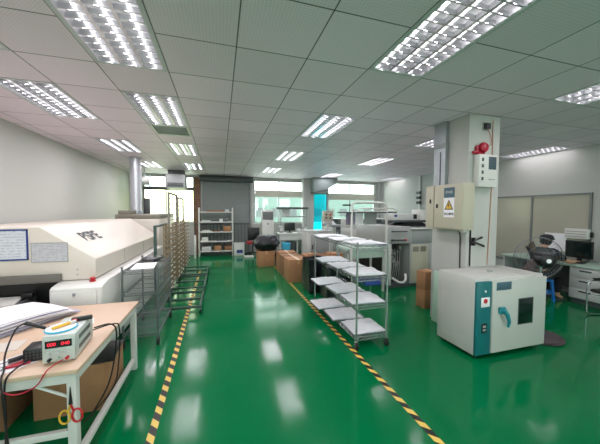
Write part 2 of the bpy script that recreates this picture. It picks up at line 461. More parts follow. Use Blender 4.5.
# outside, seen through the glass
struct('ground_outside', MB().box(-60, 60, -60, 70, -0.6, -0.3), M['ground'])
def building(x, y, w, h, label):
    t = thing('apartment_building', label, 'building', (x, y, -0.3))
    obj('wall', MB().box(-w/2, w/2, 0, 8, 0, h), M['concrete'], t)
    wn = MB()
    for i in range(int(w/2.5)):
        for k in range(int(h/3)): wn.box(-w/2+0.6+2.5*i, -w/2+2.0+2.5*i, -0.04, 0.0, 1+3*k, 2.4+3*k)
    obj('window_band', wn, M['grey_dark'], t)
building(9.2, 42, 9, 4.6, 'pale building outside the window behind the white workbench')
building(23.0, 46, 15, 5.2, 'pale building outside the right-hand back window')

# ------------------------------------------------------------------ ceiling lamps
LAMP_DATA = {}
def make_lamp(label):
    t = thing('ceiling_light', label, 'ceiling light')
    h = MB(); w, l, d = 0.297, 0.597, 0.10
    h.box(-w, -w+0.03, -l, l, -0.004, 0.012).box(w-0.03, w, -l, l, -0.004, 0.012).box(-w, w, -l, -l+0.03, -0.004, 0.012).box(-w, w, l-0.03, l, -0.004, 0.012)
    h.box(-w, w, -l, l, d, d+0.01)
    h.box(-w, -w+0.006, -l, l, 0.012, d).box(w-0.006, w, -l, l, 0.012, d).box(-w, w, -l, -l+0.006, 0.012, d).box(-w, w, l-0.006, l, 0.012, d)
    obj('housing', h, M['lamp_white'], t)
    for x in (-0.178, 0, 0.178): obj('tube', MB().cyl((x, -0.555, 0.062), (x, 0.555, 0.062), 0.014, 8), M['tube'], t)
    lv = MB()
    for x in (-0.089, 0.089): lv.prism([(x-0.012, 0.0), (x+0.012, 0.0), (x+0.003, 0.045), (x-0.003, 0.045)], 'y', -0.566, 0.566)
    for x in (-0.262, 0.262): lv.box(x-0.004, x+0.004, -0.566, 0.566, 0.0, 0.045)
    for k in range(13):
        y = -0.566+k*1.132/12; lv.prism([(y-0.006, 0.0), (y+0.006, 0.0), (y+0.001, 0.04), (y-0.001, 0.04)], 'x', -0.262, 0.262)
    obj('louver', lv, M['louver'], t)
    ld = LAMP_DATA.get('d')
    if ld is None:
        ld = bpy.data.lights.new('tube_light', 'AREA'); ld.shape = 'RECTANGLE'; ld.size = 0.026; ld.size_y = 1.11; ld.energy = LAMP_WATTS; ld.color = (1.0, 0.93, 1.0); LAMP_DATA['d'] = ld
    for x in (-0.178, 0, 0.178):
        lo = bpy.data.objects.new('tube_light', ld); COL.objects.link(lo); lo.parent = t; lo.location = (x, 0, 0.002)
    return t
LG = 'recessed three-tube ceiling lights'
lamp_labels = {
    (2, -1): 'big bright louvred ceiling light nearest the camera, right of the aisle',
    (-2, 0): 'big bright louvred ceiling light nearest the camera, above the end of the wooden workbench',
    (-2, 3): 'bright louvred ceiling light that runs up to the slatted air grille',
    (-4, 3): 'bright louvred ceiling light above the front end of the cream oven, by the left wall',
    (2, 3): 'bright louvred ceiling light above the aisle, halfway to the back windows',
    (2, 7): 'louvred ceiling light above the aisle just beyond the halfway one',
    (2, 11): 'small far louvred ceiling light above the aisle before the window with the white workbench',
    (6, -1): 'louvred ceiling light cut by the photo edge, right of the pillar top',
    (6, 3): 'louvred ceiling light half hidden behind the pillar',
    (6, 7): 'louvred ceiling light above the grey placement machines, left of the pillar',
    (6, 12): 'far louvred ceiling light beside the hanging air duct at the back',
    (-4, 7): 'louvred ceiling light above the middle of the cream oven, left of the silver pipe',
    (-2, 7): 'louvred ceiling light just beyond the slatted air grille',
    (-2, 11): 'far louvred ceiling light before the brick pilaster and grey box at the back',
    (-4, 11): 'far louvred ceiling light right behind the silver pipe',
    (-4, 0): 'louvred ceiling light peeking in at the left photo edge by the wall',
    (-2, -4): 'louvred ceiling light behind the camera on the left', (2, -4): 'louvred ceiling light behind the camera on the right',
}
lamp0 = None
for (c, r) in LAMPS:
    loc = (GX0+0.6*c+0.3, GY0+0.6*r+0.6, CZ)
    if lamp0 is None:
        lamp0 = make_lamp(lamp_labels[(c, r)]); lamp0.location = loc; lamp0['group'] = LG
    else: dup(lamp0, loc, label=lamp_labels[(c, r)], group=LG)
wl1 = dup(lamp0, (6.765, WALL_LAMPS[0]+0.6, CZ), label='louvred ceiling light along the right wall above the seated person', group=LG)
wl2 = dup(lamp0, (6.765, WALL_LAMPS[1]+0.6, CZ), label='far louvred ceiling light along the right wall over the white corner', group=LG)
WD = LAMP_DATA['d'].copy(); WD.energy = LAMP_WATTS*0.3       # dimmed so the wall beside them does not blow out
for r_ in (wl1, wl2):
    for c_ in r_.children:
        if c_.type == 'LIGHT': c_.data = WD
g = thing('air_grille', 'slatted grey air grille in the ceiling at the end of the bright light', 'air vent', (GX0+0.6*GRILLE[0]+0.3, GY0+0.6*GRILLE[1]+0.3, CZ))
f = MB(); f.box(-0.298, 0.298, -0.298, -0.25, -0.006, 0.01).box(-0.298, 0.298, 0.25, 0.298, -0.006, 0.01).box(-0.298, -0.25, -0.25, 0.25, -0.006, 0.01).box(0.25, 0.298, -0.25, 0.25, -0.006, 0.01)
obj('frame', f, M['grey_light'], g)
sl = MB()
for k in range(12):
    x = -0.23+k*0.042; sl.prism([(x, 0.0), (x+0.004, 0.0), (x+0.026, 0.03), (x+0.022, 0.03)], 'y', -0.25, 0.25)
obj('slats', sl, M['grey_light'], g); obj('duct_plate', MB().box(-0.298, 0.298, -0.298, 0.298, 0.07, 0.08), M['black'], g)

# ------------------------------------------------------------------ floor tapes
def tape(x0, y0, x1, y1, label):
    o = obj('floor_tape', MB().box(-0.029, 0.029, 0, math.hypot(x1-x0, y1-y0), 0.0006, 0.0016), M['tape'])
    o.location = (x0, y0, 0); o.rotation_euler = (0, 0, -math.atan2(x1-x0, y1-y0))
    return tag(o, label, 'floor tape', 'hazard tapes along the aisle')
tape(-0.497, 0.5, -0.560, 8.2, 'yellow and black striped floor tape along the workbench and wire cart')
tape(1.530, 0.5, 1.575, 8.3, 'yellow and black striped floor tape past the rack of white sheets')

# ------------------------------------------------------------------ reflow oven (long cream machine)
OX = -1.345
t = thing('reflow_oven', 'long cream reflow oven with a sloping hood along the left wall', 'machine', (0, 0, 0))
obj('hood', MB().prism([(-2.95, 0.93), (-2.95, 1.50), (-1.85, 1.515), (OX, 1.15), (OX, 0.94), (OX-0.03, 0.92)], 'y', 3.55, 6.62, 0.012), M['cream'], t)
obj('body', MB().box(-2.95, -1.22, 3.92, 6.60, 0.12, 0.918, 0.01), M['white'], t)
obj('plinth', MB().box(-2.9, -1.40, 3.5, 6.55, 0.0, 0.12), M['grey_dark'], t)
cb = obj('front_cabinet', MB().prism([(3.36, 0.13), (3.36, 0.875), (3.40, 0.895), (3.54, 0.918), (3.919, 0.918), (3.919, 0.13)], 'x', -1.69, -1.22, 0.012), M['white'], t)
obj('panel_door', MB().box(-1.68, -1.275, 3.348, 3.362, 0.16, 0.845, 0.003), M['white'], cb)
obj('panel_door', MB().box(-1.265, -1.23, 3.348, 3.362, 0.16, 0.845, 0.003), M['white'], cb)
obj('latch', MB().cyl((-1.47, 3.336, 0.815), (-1.47, 3.349, 0.815), 0.014, 12).box(-1.476, -1.464, 3.330, 3.338, 0.795, 0.835), M['steel'], cb)
obj('emergency_button', MB().lathe([(0.030, 0), (0.030, 0.012), (0.014, 0.014), (0.014, 0.024), (0.026, 0.026), (0.026, 0.040), (0.020, 0.044)], (-1.36, 3.50, 0.912)), M['red'], t)
obj('tunnel_mouth', MB().box(-2.93, -1.70, 3.62, 3.915, 0.30, 0.91), M['black'], t)
obj('entry_bar', MB().box(-2.93, -1.66, 3.495, 3.549, 0.922, 1.005, 0.006), M['bar'], t)
for x in (-2.66, -1.95): obj('conveyor_rail', MB().box(x-0.02, x+0.02, 3.29, 3.9, 0.70, 0.76), M['grey_dark'], t)
obj('outfeed_plate', MB().prism([(-2.70, 3.08), (-1.93, 3.28), (-2.02, 3.58), (-2.70, 3.58)], 'z', 0.762, 0.776), M['white'], t)
obj('rail_support', MB().cyl((-1.93, 3.52, 0.40), (-1.93, 3.52, 0.80), 0.02, 12).box(-1.99, -1.89, 3.47, 3.55, 0.78, 0.83, 0.01), M['black'], t)
for k, y in enumerate((4.5, 5.5)):
    obj('lift_seam', MB().box(OX-0.004, OX+0.003, y-0.004, y+0.004, 0.96, 1.14), M['grey'], t)
for x, z in ((-1.52, 1.04), (-1.52, 0.985)): obj('screw', MB().cyl((x, 3.545, z), (x, 3.553, z), 0.008, 8), M['grey'], t)
sl = Vector((OX+1.85, 0, 1.15-1.515)).normalized(); nrm = Vector((-sl.z, 0, sl.x))
lc = Vector((-1.85, 4.16, 1.515))+sl*0.27+nrm*0.003
lettering('logo_lettering', 'BSBE', 0.23, M['ink'], t, Tm(lc, (0, 1, 0) if False else (0.0, 1.0, 0.0), -sl), shear=0.2, spacing=0.95, bold=0.007)
for n, m, pm, lab, (x0, x1, z0, z1) in (('notice', M['blue_dark'], M['print1'], 'white form in a navy frame on the cream oven end', (-2.335, -1.948, 1.165, 1.492)),
                              ('notice', M['grey'], M['print2'], 'grey printed table in a thin frame on the cream oven end', (-1.925, -1.60, 1.135, 1.345))):
    nt_ = thing(n, lab, 'notice', ((x0+x1)/2, 3.548, (z0+z1)/2), group='notices on the oven end'); hw, hh = (x1-x0)/2, (z1-z0)/2
    fw = 0.016 if m is M['blue_dark'] else 0.006
    fr = MB(); fr.box(-hw, hw, -0.006, -0.001, hh-fw, hh).box(-hw, hw, -0.006, -0.001, -hh, -hh+fw).box(-hw, -hw+fw, -0.006, -0.001, -hh, hh).box(hw-fw, hw, -0.006, -0.001, -hh, hh)
    obj('frame', fr, m, nt_); obj('sheet', MB().box(-hw+0.003, hw-0.003, -0.004, -0.001, -hh+0.003, hh-0.003), pm, nt_)

# machine behind it, duct pipe
t = thing('reflow_controller', 'brown-grey machine block behind the cream oven under the silver pipe', 'machine', (0, 0, 0))
obj('body', MB().box(-2.25, -1.36, 6.95, 9.0, 0.0, 1.499, 0.01), M['cream'], t)
obj('top_deck', MB().box(-2.25, -1.36, 6.95, 9.0, 1.50, 1.60, 0.01), M['taupe'], t)
obj('upper_box', MB().box(-2.22, -2.0, 7.05, 7.6, 1.602, 1.69, 0.008), M['taupe'], t)
obj('post', MB().box(-1.98, -1.84, 8.2, 8.34, 1.602, 2.02, 0.005), M['grey_dark'], t)
obj('signal_lamp', MB().cyl((-2.18, 8.55, 1.602), (-2.18, 8.55, 1.75), 0.03, 12), M['black'], t)
obj('signal_lamp', MB().cyl((-2.18, 8.55, 1.75), (-2.18, 8.55, 1.92), 0.04, 12), M['red'], t, 'red lamp')
p = MB(); prof = []
for k in range(36):
    z = k*(CZ-1.60)/36; prof += [(0.128, z), (0.134, z+0.018)]
prof.append((0.128, CZ-1.602)); p.lathe(prof, (0, 0, 0), 20)
t = thing('duct_pipe', 'silver ribbed exhaust pipe from the ceiling down behind the cream oven', 'pipe', (-2.06, 7.85, 1.601))
obj('pipe', p, M['foil'], t); obj('collar', MB().lathe([(0.16, 0), (0.16, 0.06), (0.134, 0.07)], (0, 0, 0.0)), M['galv'], t)

# things hung from the ceiling at the back
t = thing('air_duct', 'angular galvanised air duct hanging from the ceiling in front of the cyan pane', 'duct', (0, 0, 0))
obj('duct', MB().prism([(3.58, 2.80), (3.60, 2.46), (4.10, 2.56), (4.52, 2.78), (4.60, 3.02), (3.58, 3.02)], 'y', 10.25, 10.72, 0.01), M['duct'], t)
obj('flange', MB().prism([(3.57, 2.40), (4.12, 2.51), (4.115, 2.56), (3.57, 2.45)], 'y', 10.22, 10.75), M['grey_dark'], t)
t = thing('ceiling_air_unit', 'green-grey box air unit hanging from the ceiling over the yellow-lit window', 'air unit', (-1.40, 9.9, 2.42))
obj('casing', MB().box(-0.29, 0.29, -0.2, 0.4, 0.0, 0.46, 0.02), M['grey'], t)
obj('hanger', MB().box(-0.25, 0.25, -0.05, 0.25, 0.46, 0.605), M['grey_dark'], t)
obj('outlet', MB().box(-0.24, 0.24, -0.212, -0.2, 0.05, 0.18, 0.004), M['grey_dark'], t)
t = thing('spool', 'pale round cable spool shape hanging before the top left window', 'spool', (-2.30, 9.7, 2.62))
obj('drum', MB().tube([(-0.15, 0, 0), (0.15, 0, 0)], 0.13, 20), M['grey_light'], t)
for x in (-0.17, 0.15): obj('flange', MB().tube([(x, 0, 0), (x+0.02, 0, 0)], 0.19, 20), M['galv'], t)
obj('hanger', MB().box(-0.02, 0.02, -0.02, 0.02, 0.1, 0.404), M['galv'], t)

# ------------------------------------------------------------------ wooden workbench and what is on it
BT = 0.72
t = thing('workbench', 'workbench with a pale wood top and white steel legs, nearest the camera', 'workbench', (-0.85, 1.95, 0))
def bench_part(name, mb, m): return obj(name, mb, m, t)
bench_part('tabletop', MB().box(-1.75, 0.0, 0.0, 1.32, BT-0.028, BT, 0.004), M['wood'])
ap = MB().box(-1.72, -0.02, 0.02, 0.05, BT-0.09, BT-0.029).box(-0.05, -0.02, 0.05, 1.28, BT-0.09, BT-0.029).box(-1.72, -0.02, 1.27, 1.30, BT-0.09, BT-0.029)
bench_part('apron', ap, M['white'])
for x, y in ((-0.07, 0.02), (-0.07, 1.25), (-1.72, 0.02), (-1.72, 1.25)):
    bench_part('leg', MB().box(x, x+0.05, y, y+0.05, 0, BT-0.091, 0.004), M['white'])
bench_part('bottom_rail', MB().box(-0.065, -0.025, 0.071, 1.249, 0.09, 0.13, 0.003), M['white'])
bench_part('bottom_rail', MB().box(-1.669, -0.071, 0.03, 0.06, 0.28, 0.32, 0.003), M['white'])
bench_part('brace', MB().cyl((-0.25, 0.05, BT-0.092), (-0.06, 0.05, 0.52), 0.009, 8), M['white'])

def at(x, y, z=BT+0.001): return (x, y, z)
t = thing('power_supply', 'grey bench power supply with red digits on the corner of the wooden workbench', 'power supply', (-0.992, 2.06, BT+0.001), 0.10)
b = MB(); b.box(-0.085, 0.085, 0.0, 0.34, 0.012, 0.180, 0.006)
obj('case', b, M['psu'], t)
obj('front_panel', MB().box(-0.083, 0.083, -0.006, -0.0005, 0.014, 0.170, 0.003), M['psu'], t)
fp = obj('display', MB().box(-0.068, 0.068, -0.009, -0.0065, 0.105, 0.152), M['black'], t)
for x, s in ((-0.035, '000'), (0.035, '040')):
    lettering('digits', s, 0.030, M['red_led'], fp, Tm((x, -0.0098, 0.128), (1, 0, 0), (0, 0, 1)))
for x in (-0.055, -0.005, 0.04):
    obj('knob', MB().tube([(x, -0.007, 0.075), (x, -0.024, 0.075)], 0.013, 14), M['grey_light'], t)
obj('terminal', MB().tube([(-0.045, -0.007, 0.035), (-0.045, -0.026, 0.035)], 0.010, 12), M['black'], t)
obj('terminal', MB().tube([(0.0, -0.007, 0.035), (0.0, -0.026, 0.035)], 0.010, 12), M['green_mat'], t)
obj('terminal', MB().tube([(0.045, -0.007, 0.035), (0.045, -0.026, 0.035)], 0.010, 12), M['red'], t)
for zv in (0.115, 0.05):
    vs = MB()
    for k in range(14): vs.box(0.085, 0.0865, 0.06+k*0.016, 0.068+k*0.016, zv, zv+0.03)
    obj('vent_slots', vs, M['grey_dark'], t)
for x, y in ((-0.06, 0.03), (0.06, 0.03), (-0.06, 0.29), (0.06, 0.29)): obj('foot', MB().cyl((x, y, 0), (x, y, 0.0125), 0.012, 10), M['black'], t)
PSZ = BT+0.001+0.1805
t = thing('solder_reel', 'round white reel of blue-rimmed tape lying on the power supply', 'reel', (-1.03, 2.17, PSZ))
obj('disc', MB().lathe([(0.015, 0), (0.080, 0), (0.082, 0.006), (0.080, 0.012), (0.015, 0.012)], seg=28), M['paper'], t)
obj('rim', MB().tube([(0.082*math.cos(a*PI/14), 0.082*math.sin(a*PI/14), 0.006) for a in range(28)], 0.006, 6, closed=True), M['sky_blue'], t)
t = thing('glue_gun', 'small dark hand tool lying at the back of the power supply', 'hand tool', (-0.965, 2.30, PSZ), 0.3)
obj('body', MB().box(-0.06, 0.06, -0.014, 0.014, 0.0, 0.03, 0.008), M['black'], t); obj('grip', MB().box(-0.055, -0.025, -0.045, -0.01, 0.003, 0.025, 0.008), M['red'], t)
t = thing('marker_pen', 'yellow marker pen leaning across the tape reel on the power supply', 'pen', (-1.02, 2.17, PSZ+0.012), 0.9)
obj('barrel', MB().tube([(-0.06, 0, 0.012), (0.04, 0, 0.012)], 0.010, 10), M['yellow'], t); obj('cap', MB().tube([(0.04, 0, 0.012), (0.075, 0, 0.012)], 0.0105, 10), M['white'], t)
t = thing('adapter_box', 'black transformer box with small holes beside the power supply', 'adapter', (-1.165, 2.17, BT+0.001), 0.15)
obj('case', MB().box(-0.055, 0.055, -0.05, 0.08, 0.0, 0.085, 0.008), M['black'], t)
vh = MB()
for i in range(5):
    for k in range(3): vh.box(-0.04+i*0.018, -0.032+i*0.018, -0.0515, -0.0505, 0.02+k*0.02, 0.03+k*0.02)
obj('vent_holes', vh, M['grey_dark'], t)
t = thing('solder_station', 'black angled soldering iron in its stand behind the transformer box', 'soldering iron', (-1.21, 2.34, BT+0.001), 0.2)
obj('stand', MB().box(-0.05, 0.05, -0.04, 0.04, 0, 0.012, 0.003).tube([(0.03, 0, 0.012), (0.03, 0, 0.10)], 0.006, 8), M['black'], t)
obj('holder', MB().tube([(0.075, 0, 0.07), (0.01, 0, 0.13)], 0.020, 12), M['black'], t)
obj('handle', MB().tube([(0.008, 0, 0.133), (-0.10, 0, 0.19)], [0.011, 0.014], 10), M['black'], t)
obj('cord', MB().tube([(-0.10, 0, 0.19), (-0.13, -0.06, 0.17), (-0.13, -0.20, 0.08), (-0.10, -0.31, 0.02), (-0.08, -0.40, 0.01), (-0.06, -0.45, -0.06), (-0.04, -0.46, -0.35)], 0.005, 6, smooth=6), M['black_matt'], t)
# papers
t = thing('paper_stack', 'fanned stack of white paper sheets at the back of the wooden workbench', 'paper stack', (-1.70, 2.86, BT+0.001), 1.02)
rp = random.Random(5)
for k in range(12):
    a = rp.uniform(-0.07, 0.07)-0.012*k; s = MB(); nx = 10
    ox, oy = 0.012*(6-k)+rp.uniform(-0.015, 0.015), rp.uniform(-0.02, 0.02)
    V = []; F = []
    for i in range(nx+1):
        u = i/nx; x = -0.32+0.64*u
        for j, y in enumerate((-0.24, 0.0, 0.24)):
            cz = 0.0075*k+0.020*(k/11)*math.sin(PI*u)+0.010*(k/11)*(j == 1)
            V += [(x+ox, y+oy, cz), (x+ox, y+oy, cz+0.0035)]
    I = lambda i, j, t_: (i*3+j)*2+t_
    for i in range(nx):
        for j in range(2):
            F += [[I(i, j, 0), I(i, j+1, 0), I(i+1, j+1, 0), I(i+1, j, 0)], [I(i, j, 1), I(i+1, j, 1), I(i+1, j+1, 1), I(i, j+1, 1)]]
        F += [[I(i, 0, 0), I(i+1, 0, 0), I(i+1, 0, 1), I(i, 0, 1)], [I(i, 2, 0), I(i, 2, 1), I(i+1, 2, 1), I(i+1, 2, 0)]]
    for j in range(2): F += [[I(0, j, 0), I(0, j, 1), I(0, j+1, 1), I(0, j+1, 0)], [I(nx, j, 0), I(nx, j+1, 0), I(nx, j+1, 1), I(nx, j, 1)]]
    s._add(V, F, RZ(a)); obj('sheet_bundle', s, M['paper'] if k % 3 else M['violet_paper'], t)
def sheet(x, y, rz, w, d, label, m='paper', z=BT+0.001, th=0.002, name='paper_sheet', cat='paper'):
    o = obj(name, MB().box(-w/2, w/2, -d/2, d/2, 0, th), M[m]); o.location = (x, y, z); o.rotation_euler = (0, 0, rz)
    return tag(o, label, cat)
sheet(-1.27, 2.13, -0.75, 0.21, 0.297, 'loose white sheet under the tools at the near edge of the workbench')
sheet(-1.50, 2.40, 0.15, 0.24, 0.17, 'pale cream document sheet left of the soldering iron', 'cream', th=0.003)
sheet(-1.17, 2.74, 0.35, 0.20, 0.14, 'small folded white note beside the paper stack', th=0.003)
for (x, y, rz, lab, mm) in ((-1.25, 2.17, 0.75, 'black screwdriver lying on the loose white sheet', 'black'), (-1.27, 2.06, 0.6, 'dark red wire cutter lying on the loose white sheet', 'dark_red')):
    t = thing('screwdriver' if mm == 'black' else 'wire_cutter', lab, 'hand tool', (x, y, BT+0.0035), rz)
    if mm == 'black':
        obj('handle', MB().tube([(-0.06, 0, 0.016), (0.05, 0, 0.016)], [0.014, 0.016], 10), M[mm], t); obj('blade', MB().tube([(-0.15, 0, 0.016), (-0.06, 0, 0.016)], 0.004, 6), M['steel'], t)
    else:
        for s in (-1, 1): obj('handle', MB().tube([(0, 0, 0.009), (0.06, 0.018*s, 0.009), (0.11, 0.02*s, 0.009)], 0.008, 8, smooth=4), M[mm], t)
        obj('jaw', MB().box(-0.05, 0.0, -0.012, 0.012, 0.002, 0.016, 0.004), M['steel'], t)
# scissors hanging on the front leg
t = thing('scissors', 'black scissors with one yellow and one red handle hanging on the bench leg', 'scissors', (-0.895, 1.963, 0.50))
for s, m in ((-1, 'yellow'), (1, 'red')):
    ring = [(s*0.033+0.027*math.cos(a*PI/8), -0.004, -0.075+0.042*math.sin(a*PI/8)) for a in range(16)]
    obj('handle', MB().tube(ring, 0.006, 6, closed=True).tube([(s*0.014, -0.004, -0.04), (0.0, -0.004, 0.0)], 0.006, 6), M[m], t)
    obj('blade', MB().prism([(s*0.010, 0.0), (0.0, 0.11), (-s*0.006, 0.0)], 'y', -0.004+0.002*s-0.002, -0.002+0.002*s), M['black'], t)
# cables hanging off the bench
def cable(name, pts, r, m, label, cat='cable', group=None):
    return tag(obj(name, MB().tube(pts, r, 6, smooth=8), M[m]), label, cat, group)
cable('power_cable', [(-0.93, 2.40, 0.80), (-0.86, 2.50, 0.78), (-0.835, 2.55, 0.70), (-0.84, 2.52, 0.5), (-0.87, 2.45, 0.3), (-0.95, 2.35, 0.145)], 0.006, 'black_matt', 'thin black cable falling from the back of the power supply')
cable('power_cable', [(-0.95, 2.40, 0.78), (-0.85, 2.54, 0.765), (-0.828, 2.60, 0.70), (-0.832, 2.59, 0.45), (-0.85, 2.50, 0.25), (-0.97, 2.30, 0.14)], 0.005, 'black_matt', 'second black cable falling beside the one from the power supply')
cable('test_lead', [(-1.17, 2.10, 0.745), (-1.19, 2.0, 0.74), (-1.195, 1.935, 0.70), (-1.19, 1.925, 0.5), (-1.20, 1.925, 0.25)], 0.005, 'black_matt', 'black test lead hanging over the near bench edge')
cable('test_lead', [(-0.96, 2.03, 0.755), (-1.0, 1.95, 0.74), (-1.05, 1.93, 0.66), (-1.15, 1.925, 0.63), (-1.22, 1.93, 0.68), (-1.25, 1.97, 0.735)], 0.004, 'dark_red', 'red test lead drooping along the near bench edge')
# under the bench
def make_carton(w, d, h, label, loc, rz=0, open_top=False, m='card', group=None, name='cardboard_box', tape_on=True):
    t = thing(name, label, 'box', loc, rz, group)
    b = MB(); k = 0.008
    if open_top:
        b.box(-w/2, w/2, -d/2, d/2, 0, k).box(-w/2, -w/2+k, -d/2, d/2, k, h).box(w/2-k, w/2, -d/2, d/2, k, h).box(-w/2+k, w/2-k, -d/2, -d/2+k, k, h).box(-w/2+k, w/2-k, d/2-k, d/2, k, h)
        obj('carton', b, M[m], t)
        fl = min(w, d)*0.38
        for (hx, hy, dx, dy, ln, an) in ((0, -d/2, 0, -1, w, 0.5), (0, d/2, 0, 1, w, 0.35), (-w/2, 0, -1, 0, d, 0.6), (w/2, 0, 1, 0, d, 0.3)):
            f_ = MB(); c, s_ = math.cos(an)*fl*0.8, math.sin(an)*fl*0.8*(-1 if an > 0.55 else 1)
            if dx == 0: f_._add([(-ln/2, hy, h), (ln/2, hy, h), (ln/2, hy+dy*c, h+s_), (-ln/2, hy+dy*c, h+s_)]+[(-ln/2, hy, h+0.005), (ln/2, hy, h+0.005), (ln/2, hy+dy*c, h+s_+0.005), (-ln/2, hy+dy*c, h+s_+0.005)], [[0, 1, 2, 3], [7, 6, 5, 4], [0, 4, 5, 1], [1, 5, 6, 2], [2, 6, 7, 3], [3, 7, 4, 0]])
            else: f_._add([(hx, -ln/2, h), (hx, ln/2, h), (hx+dx*c, ln/2, h+s_), (hx+dx*c, -ln/2, h+s_)]+[(hx, -ln/2, h+0.005), (hx, ln/2, h+0.005), (hx+dx*c, ln/2, h+s_+0.005), (hx+dx*c, -ln/2, h+s_+0.005)], [[0, 1, 2, 3], [7, 6, 5, 4], [0, 4, 5, 1], [1, 5, 6, 2], [2, 6, 7, 3], [3, 7, 4, 0]])
            obj('flap', f_, M[m], t)
    else:
        b.box(-w/2, w/2, -d/2, d/2, 0, h, 0.004); obj('carton', b, M[m], t)
        if tape_on:
            tp = MB().box(-0.03, 0.03, -d/2-0.001, d/2+0.001, h, h+0.001).box(-0.03, 0.03, -d/2-0.0015, -d/2-0.0005, h*0.8, h)
            obj('packing_tape', tp, M['card_tape'], t)
    return t
make_carton(0.5, 0.45, 0.40, 'brown cardboard box standing under the wooden workbench by its right side', (-1.20, 2.85, 0), 0.0)
make_carton(0.6, 0.4, 0.36, 'dark worn cardboard box under the workbench farther to the left', (-1.9, 2.75, 0), 0.05, m='card_dark')
o = obj('plastic_sheet', MB().box(-0.22, 0.22, -0.20, 0.20, 0, 0.012), M['black']); o.location = (-1.13, 2.82, 0.402); o.rotation_euler = (0, 0.0, 0.1)
tag(o, 'flat black plastic sheet lying on the cardboard box under the workbench', 'sheet')

# ------------------------------------------------------------------ wire shelving
def caster(parent, x, y, m='black_matt'):
    c = obj('caster', MB().tube([(x-0.012, y, 0.045), (x+0.012, y, 0.045)], 0.045, 16), M[m], parent)
    obj('fork', MB().box(x-0.02, x-0.015, y-0.015, y+0.015, 0.03, 0.10).box(x+0.015, x+0.02, y-0.015, y+0.015, 0.03, 0.10).box(x-0.02, x+0.02, y-0.015, y+0.015, 0.095, 0.105), M['steel'], c)
def wire_shelf(w, d, z, n, zig=True):
    b = MB()
    for zz in (z, z-0.035):
        b.tube([(0, 0, zz), (w, 0, zz)], 0.005, 6).tube([(0, d, zz), (w, d, zz)], 0.005, 6).tube([(0, 0, zz), (0, d, zz)], 0.005, 6).tube([(w, 0, zz), (w, d, zz)], 0.005, 6)
    for k in range(1, n): b.tube([(w*k/n, 0, z+0.003), (w*k/n, d, z+0.003)], 0.0025, 4)
    for k in range(1, 4): b.tube([(0, d*k/4, z-0.003), (w, d*k/4, z-0.003)], 0.004, 4)
    def zz_(p, q, m):
        pts = []
        for k in range(m+1):
            u = k/m; pts.append((p[0]+(q[0]-p[0])*u, p[1]+(q[1]-p[1])*u, z if k % 2 else z-0.035))
        b.tube(pts, 0.003, 4)
    zz_((0, 0), (w, 0), 10); zz_((0, d), (w, d), 10); zz_((0, 0), (0, d), 28); zz_((w, 0), (w, d), 28)
    return b
def wire_rack(name, label, loc, w, d, h, levels, rz=0.0, post_r=0.0125, m='steel'):
    t = thing(name, label, 'wire rack', loc, rz)
    for x in (0, w):
        for y in (0, d):
            obj('post', MB().tube([(x, y, 0.10), (x, y, h)], post_r, 12).tube([(x, y, h), (x, y, h+0.008)], post_r*1.15, 12), M[m], t)
            caster(t, x, y)
    for z in levels: obj('shelf', wire_shelf(w, d, z, 14), M[m], t)
    return t
RX, RY = 1.585, 2.935
LV = [0.15, 0.53, 0.88, 1.27]
wire_rack('wire_rack', 'tall chrome wire rack on casters loaded with white sheets beside the right tape', (RX, RY, 0), 0.42, 1.52, 1.31, LV)
lv_name = ['bottom shelf', 'second lowest shelf', 'second highest shelf', 'top shelf']
ps_name = ['near end', 'middle', 'far end']
offs = {(0, 0): (0.02, 0.0), (0, 1): (-0.05, 0.02), (0, 2): (-0.11, 0.06), (1, 0): (0.0, 0.0), (1, 1): (-0.02, 0.03), (1, 2): (-0.10, 0.05), (2, 0): (0.02, 0.0), (2, 1): (0.0, 0.04), (2, 2): (-0.03, 0.06), (3, 0): (0.03, 0.02), (3, 1): (0.0, 0.05), (3, 2): (-0.06, 0.08)}
def make_tray(seed, n, w=0.45, d=0.41):
    rnd = random.Random(seed); b = MB(); nx, ny = 10, 8; V = []; F = []
    ph = rnd.uniform(0, 6)
    def hgt(u, v): return 0.004*n+0.009*math.sin(3.1*u+ph)*math.sin(2.7*v+ph*1.3)+0.006*rnd.uniform(-1, 1)+0.012*(1-abs(2*u-1))
    top = [[(w*(i/nx-0.5)+rnd.uniform(-0.006, 0.006), d*(j/ny-0.5)+rnd.uniform(-0.006, 0.006), 0.009+max(0.003, hgt(i/nx, j/ny))) for j in range(ny+1)] for i in range(nx+1)]
    for i in range(nx+1):
        for j in range(ny+1): V.append(top[i][j])
    for i in range(nx+1):
        for j in range(ny+1): V.append((w*(i/nx-0.5)*0.97, d*(j/ny-0.5)*0.97, 0.0075))
    K = (nx+1)*(ny+1); I = lambda i, j: i*(ny+1)+j
    for i in range(nx):
        for j in range(ny):
            F.append([I(i, j), I(i+1, j), I(i+1, j+1), I(i, j+1)]); F.append([K+I(i, j), K+I(i, j+1), K+I(i+1, j+1), K+I(i+1, j)])
    for i in range(nx): F.append([I(i, 0), K+I(i, 0), K+I(i+1, 0), I(i+1, 0)]); F.append([I(i+1, ny), K+I(i+1, ny), K+I(i, ny), I(i, ny)])
    for j in range(ny): F.append([I(0, j+1), K+I(0, j+1), K+I(0, j), I(0, j)]); F.append([I(nx, j), K+I(nx, j), K+I(nx, j+1), I(nx, j+1)])
    b._add(V, F); return b
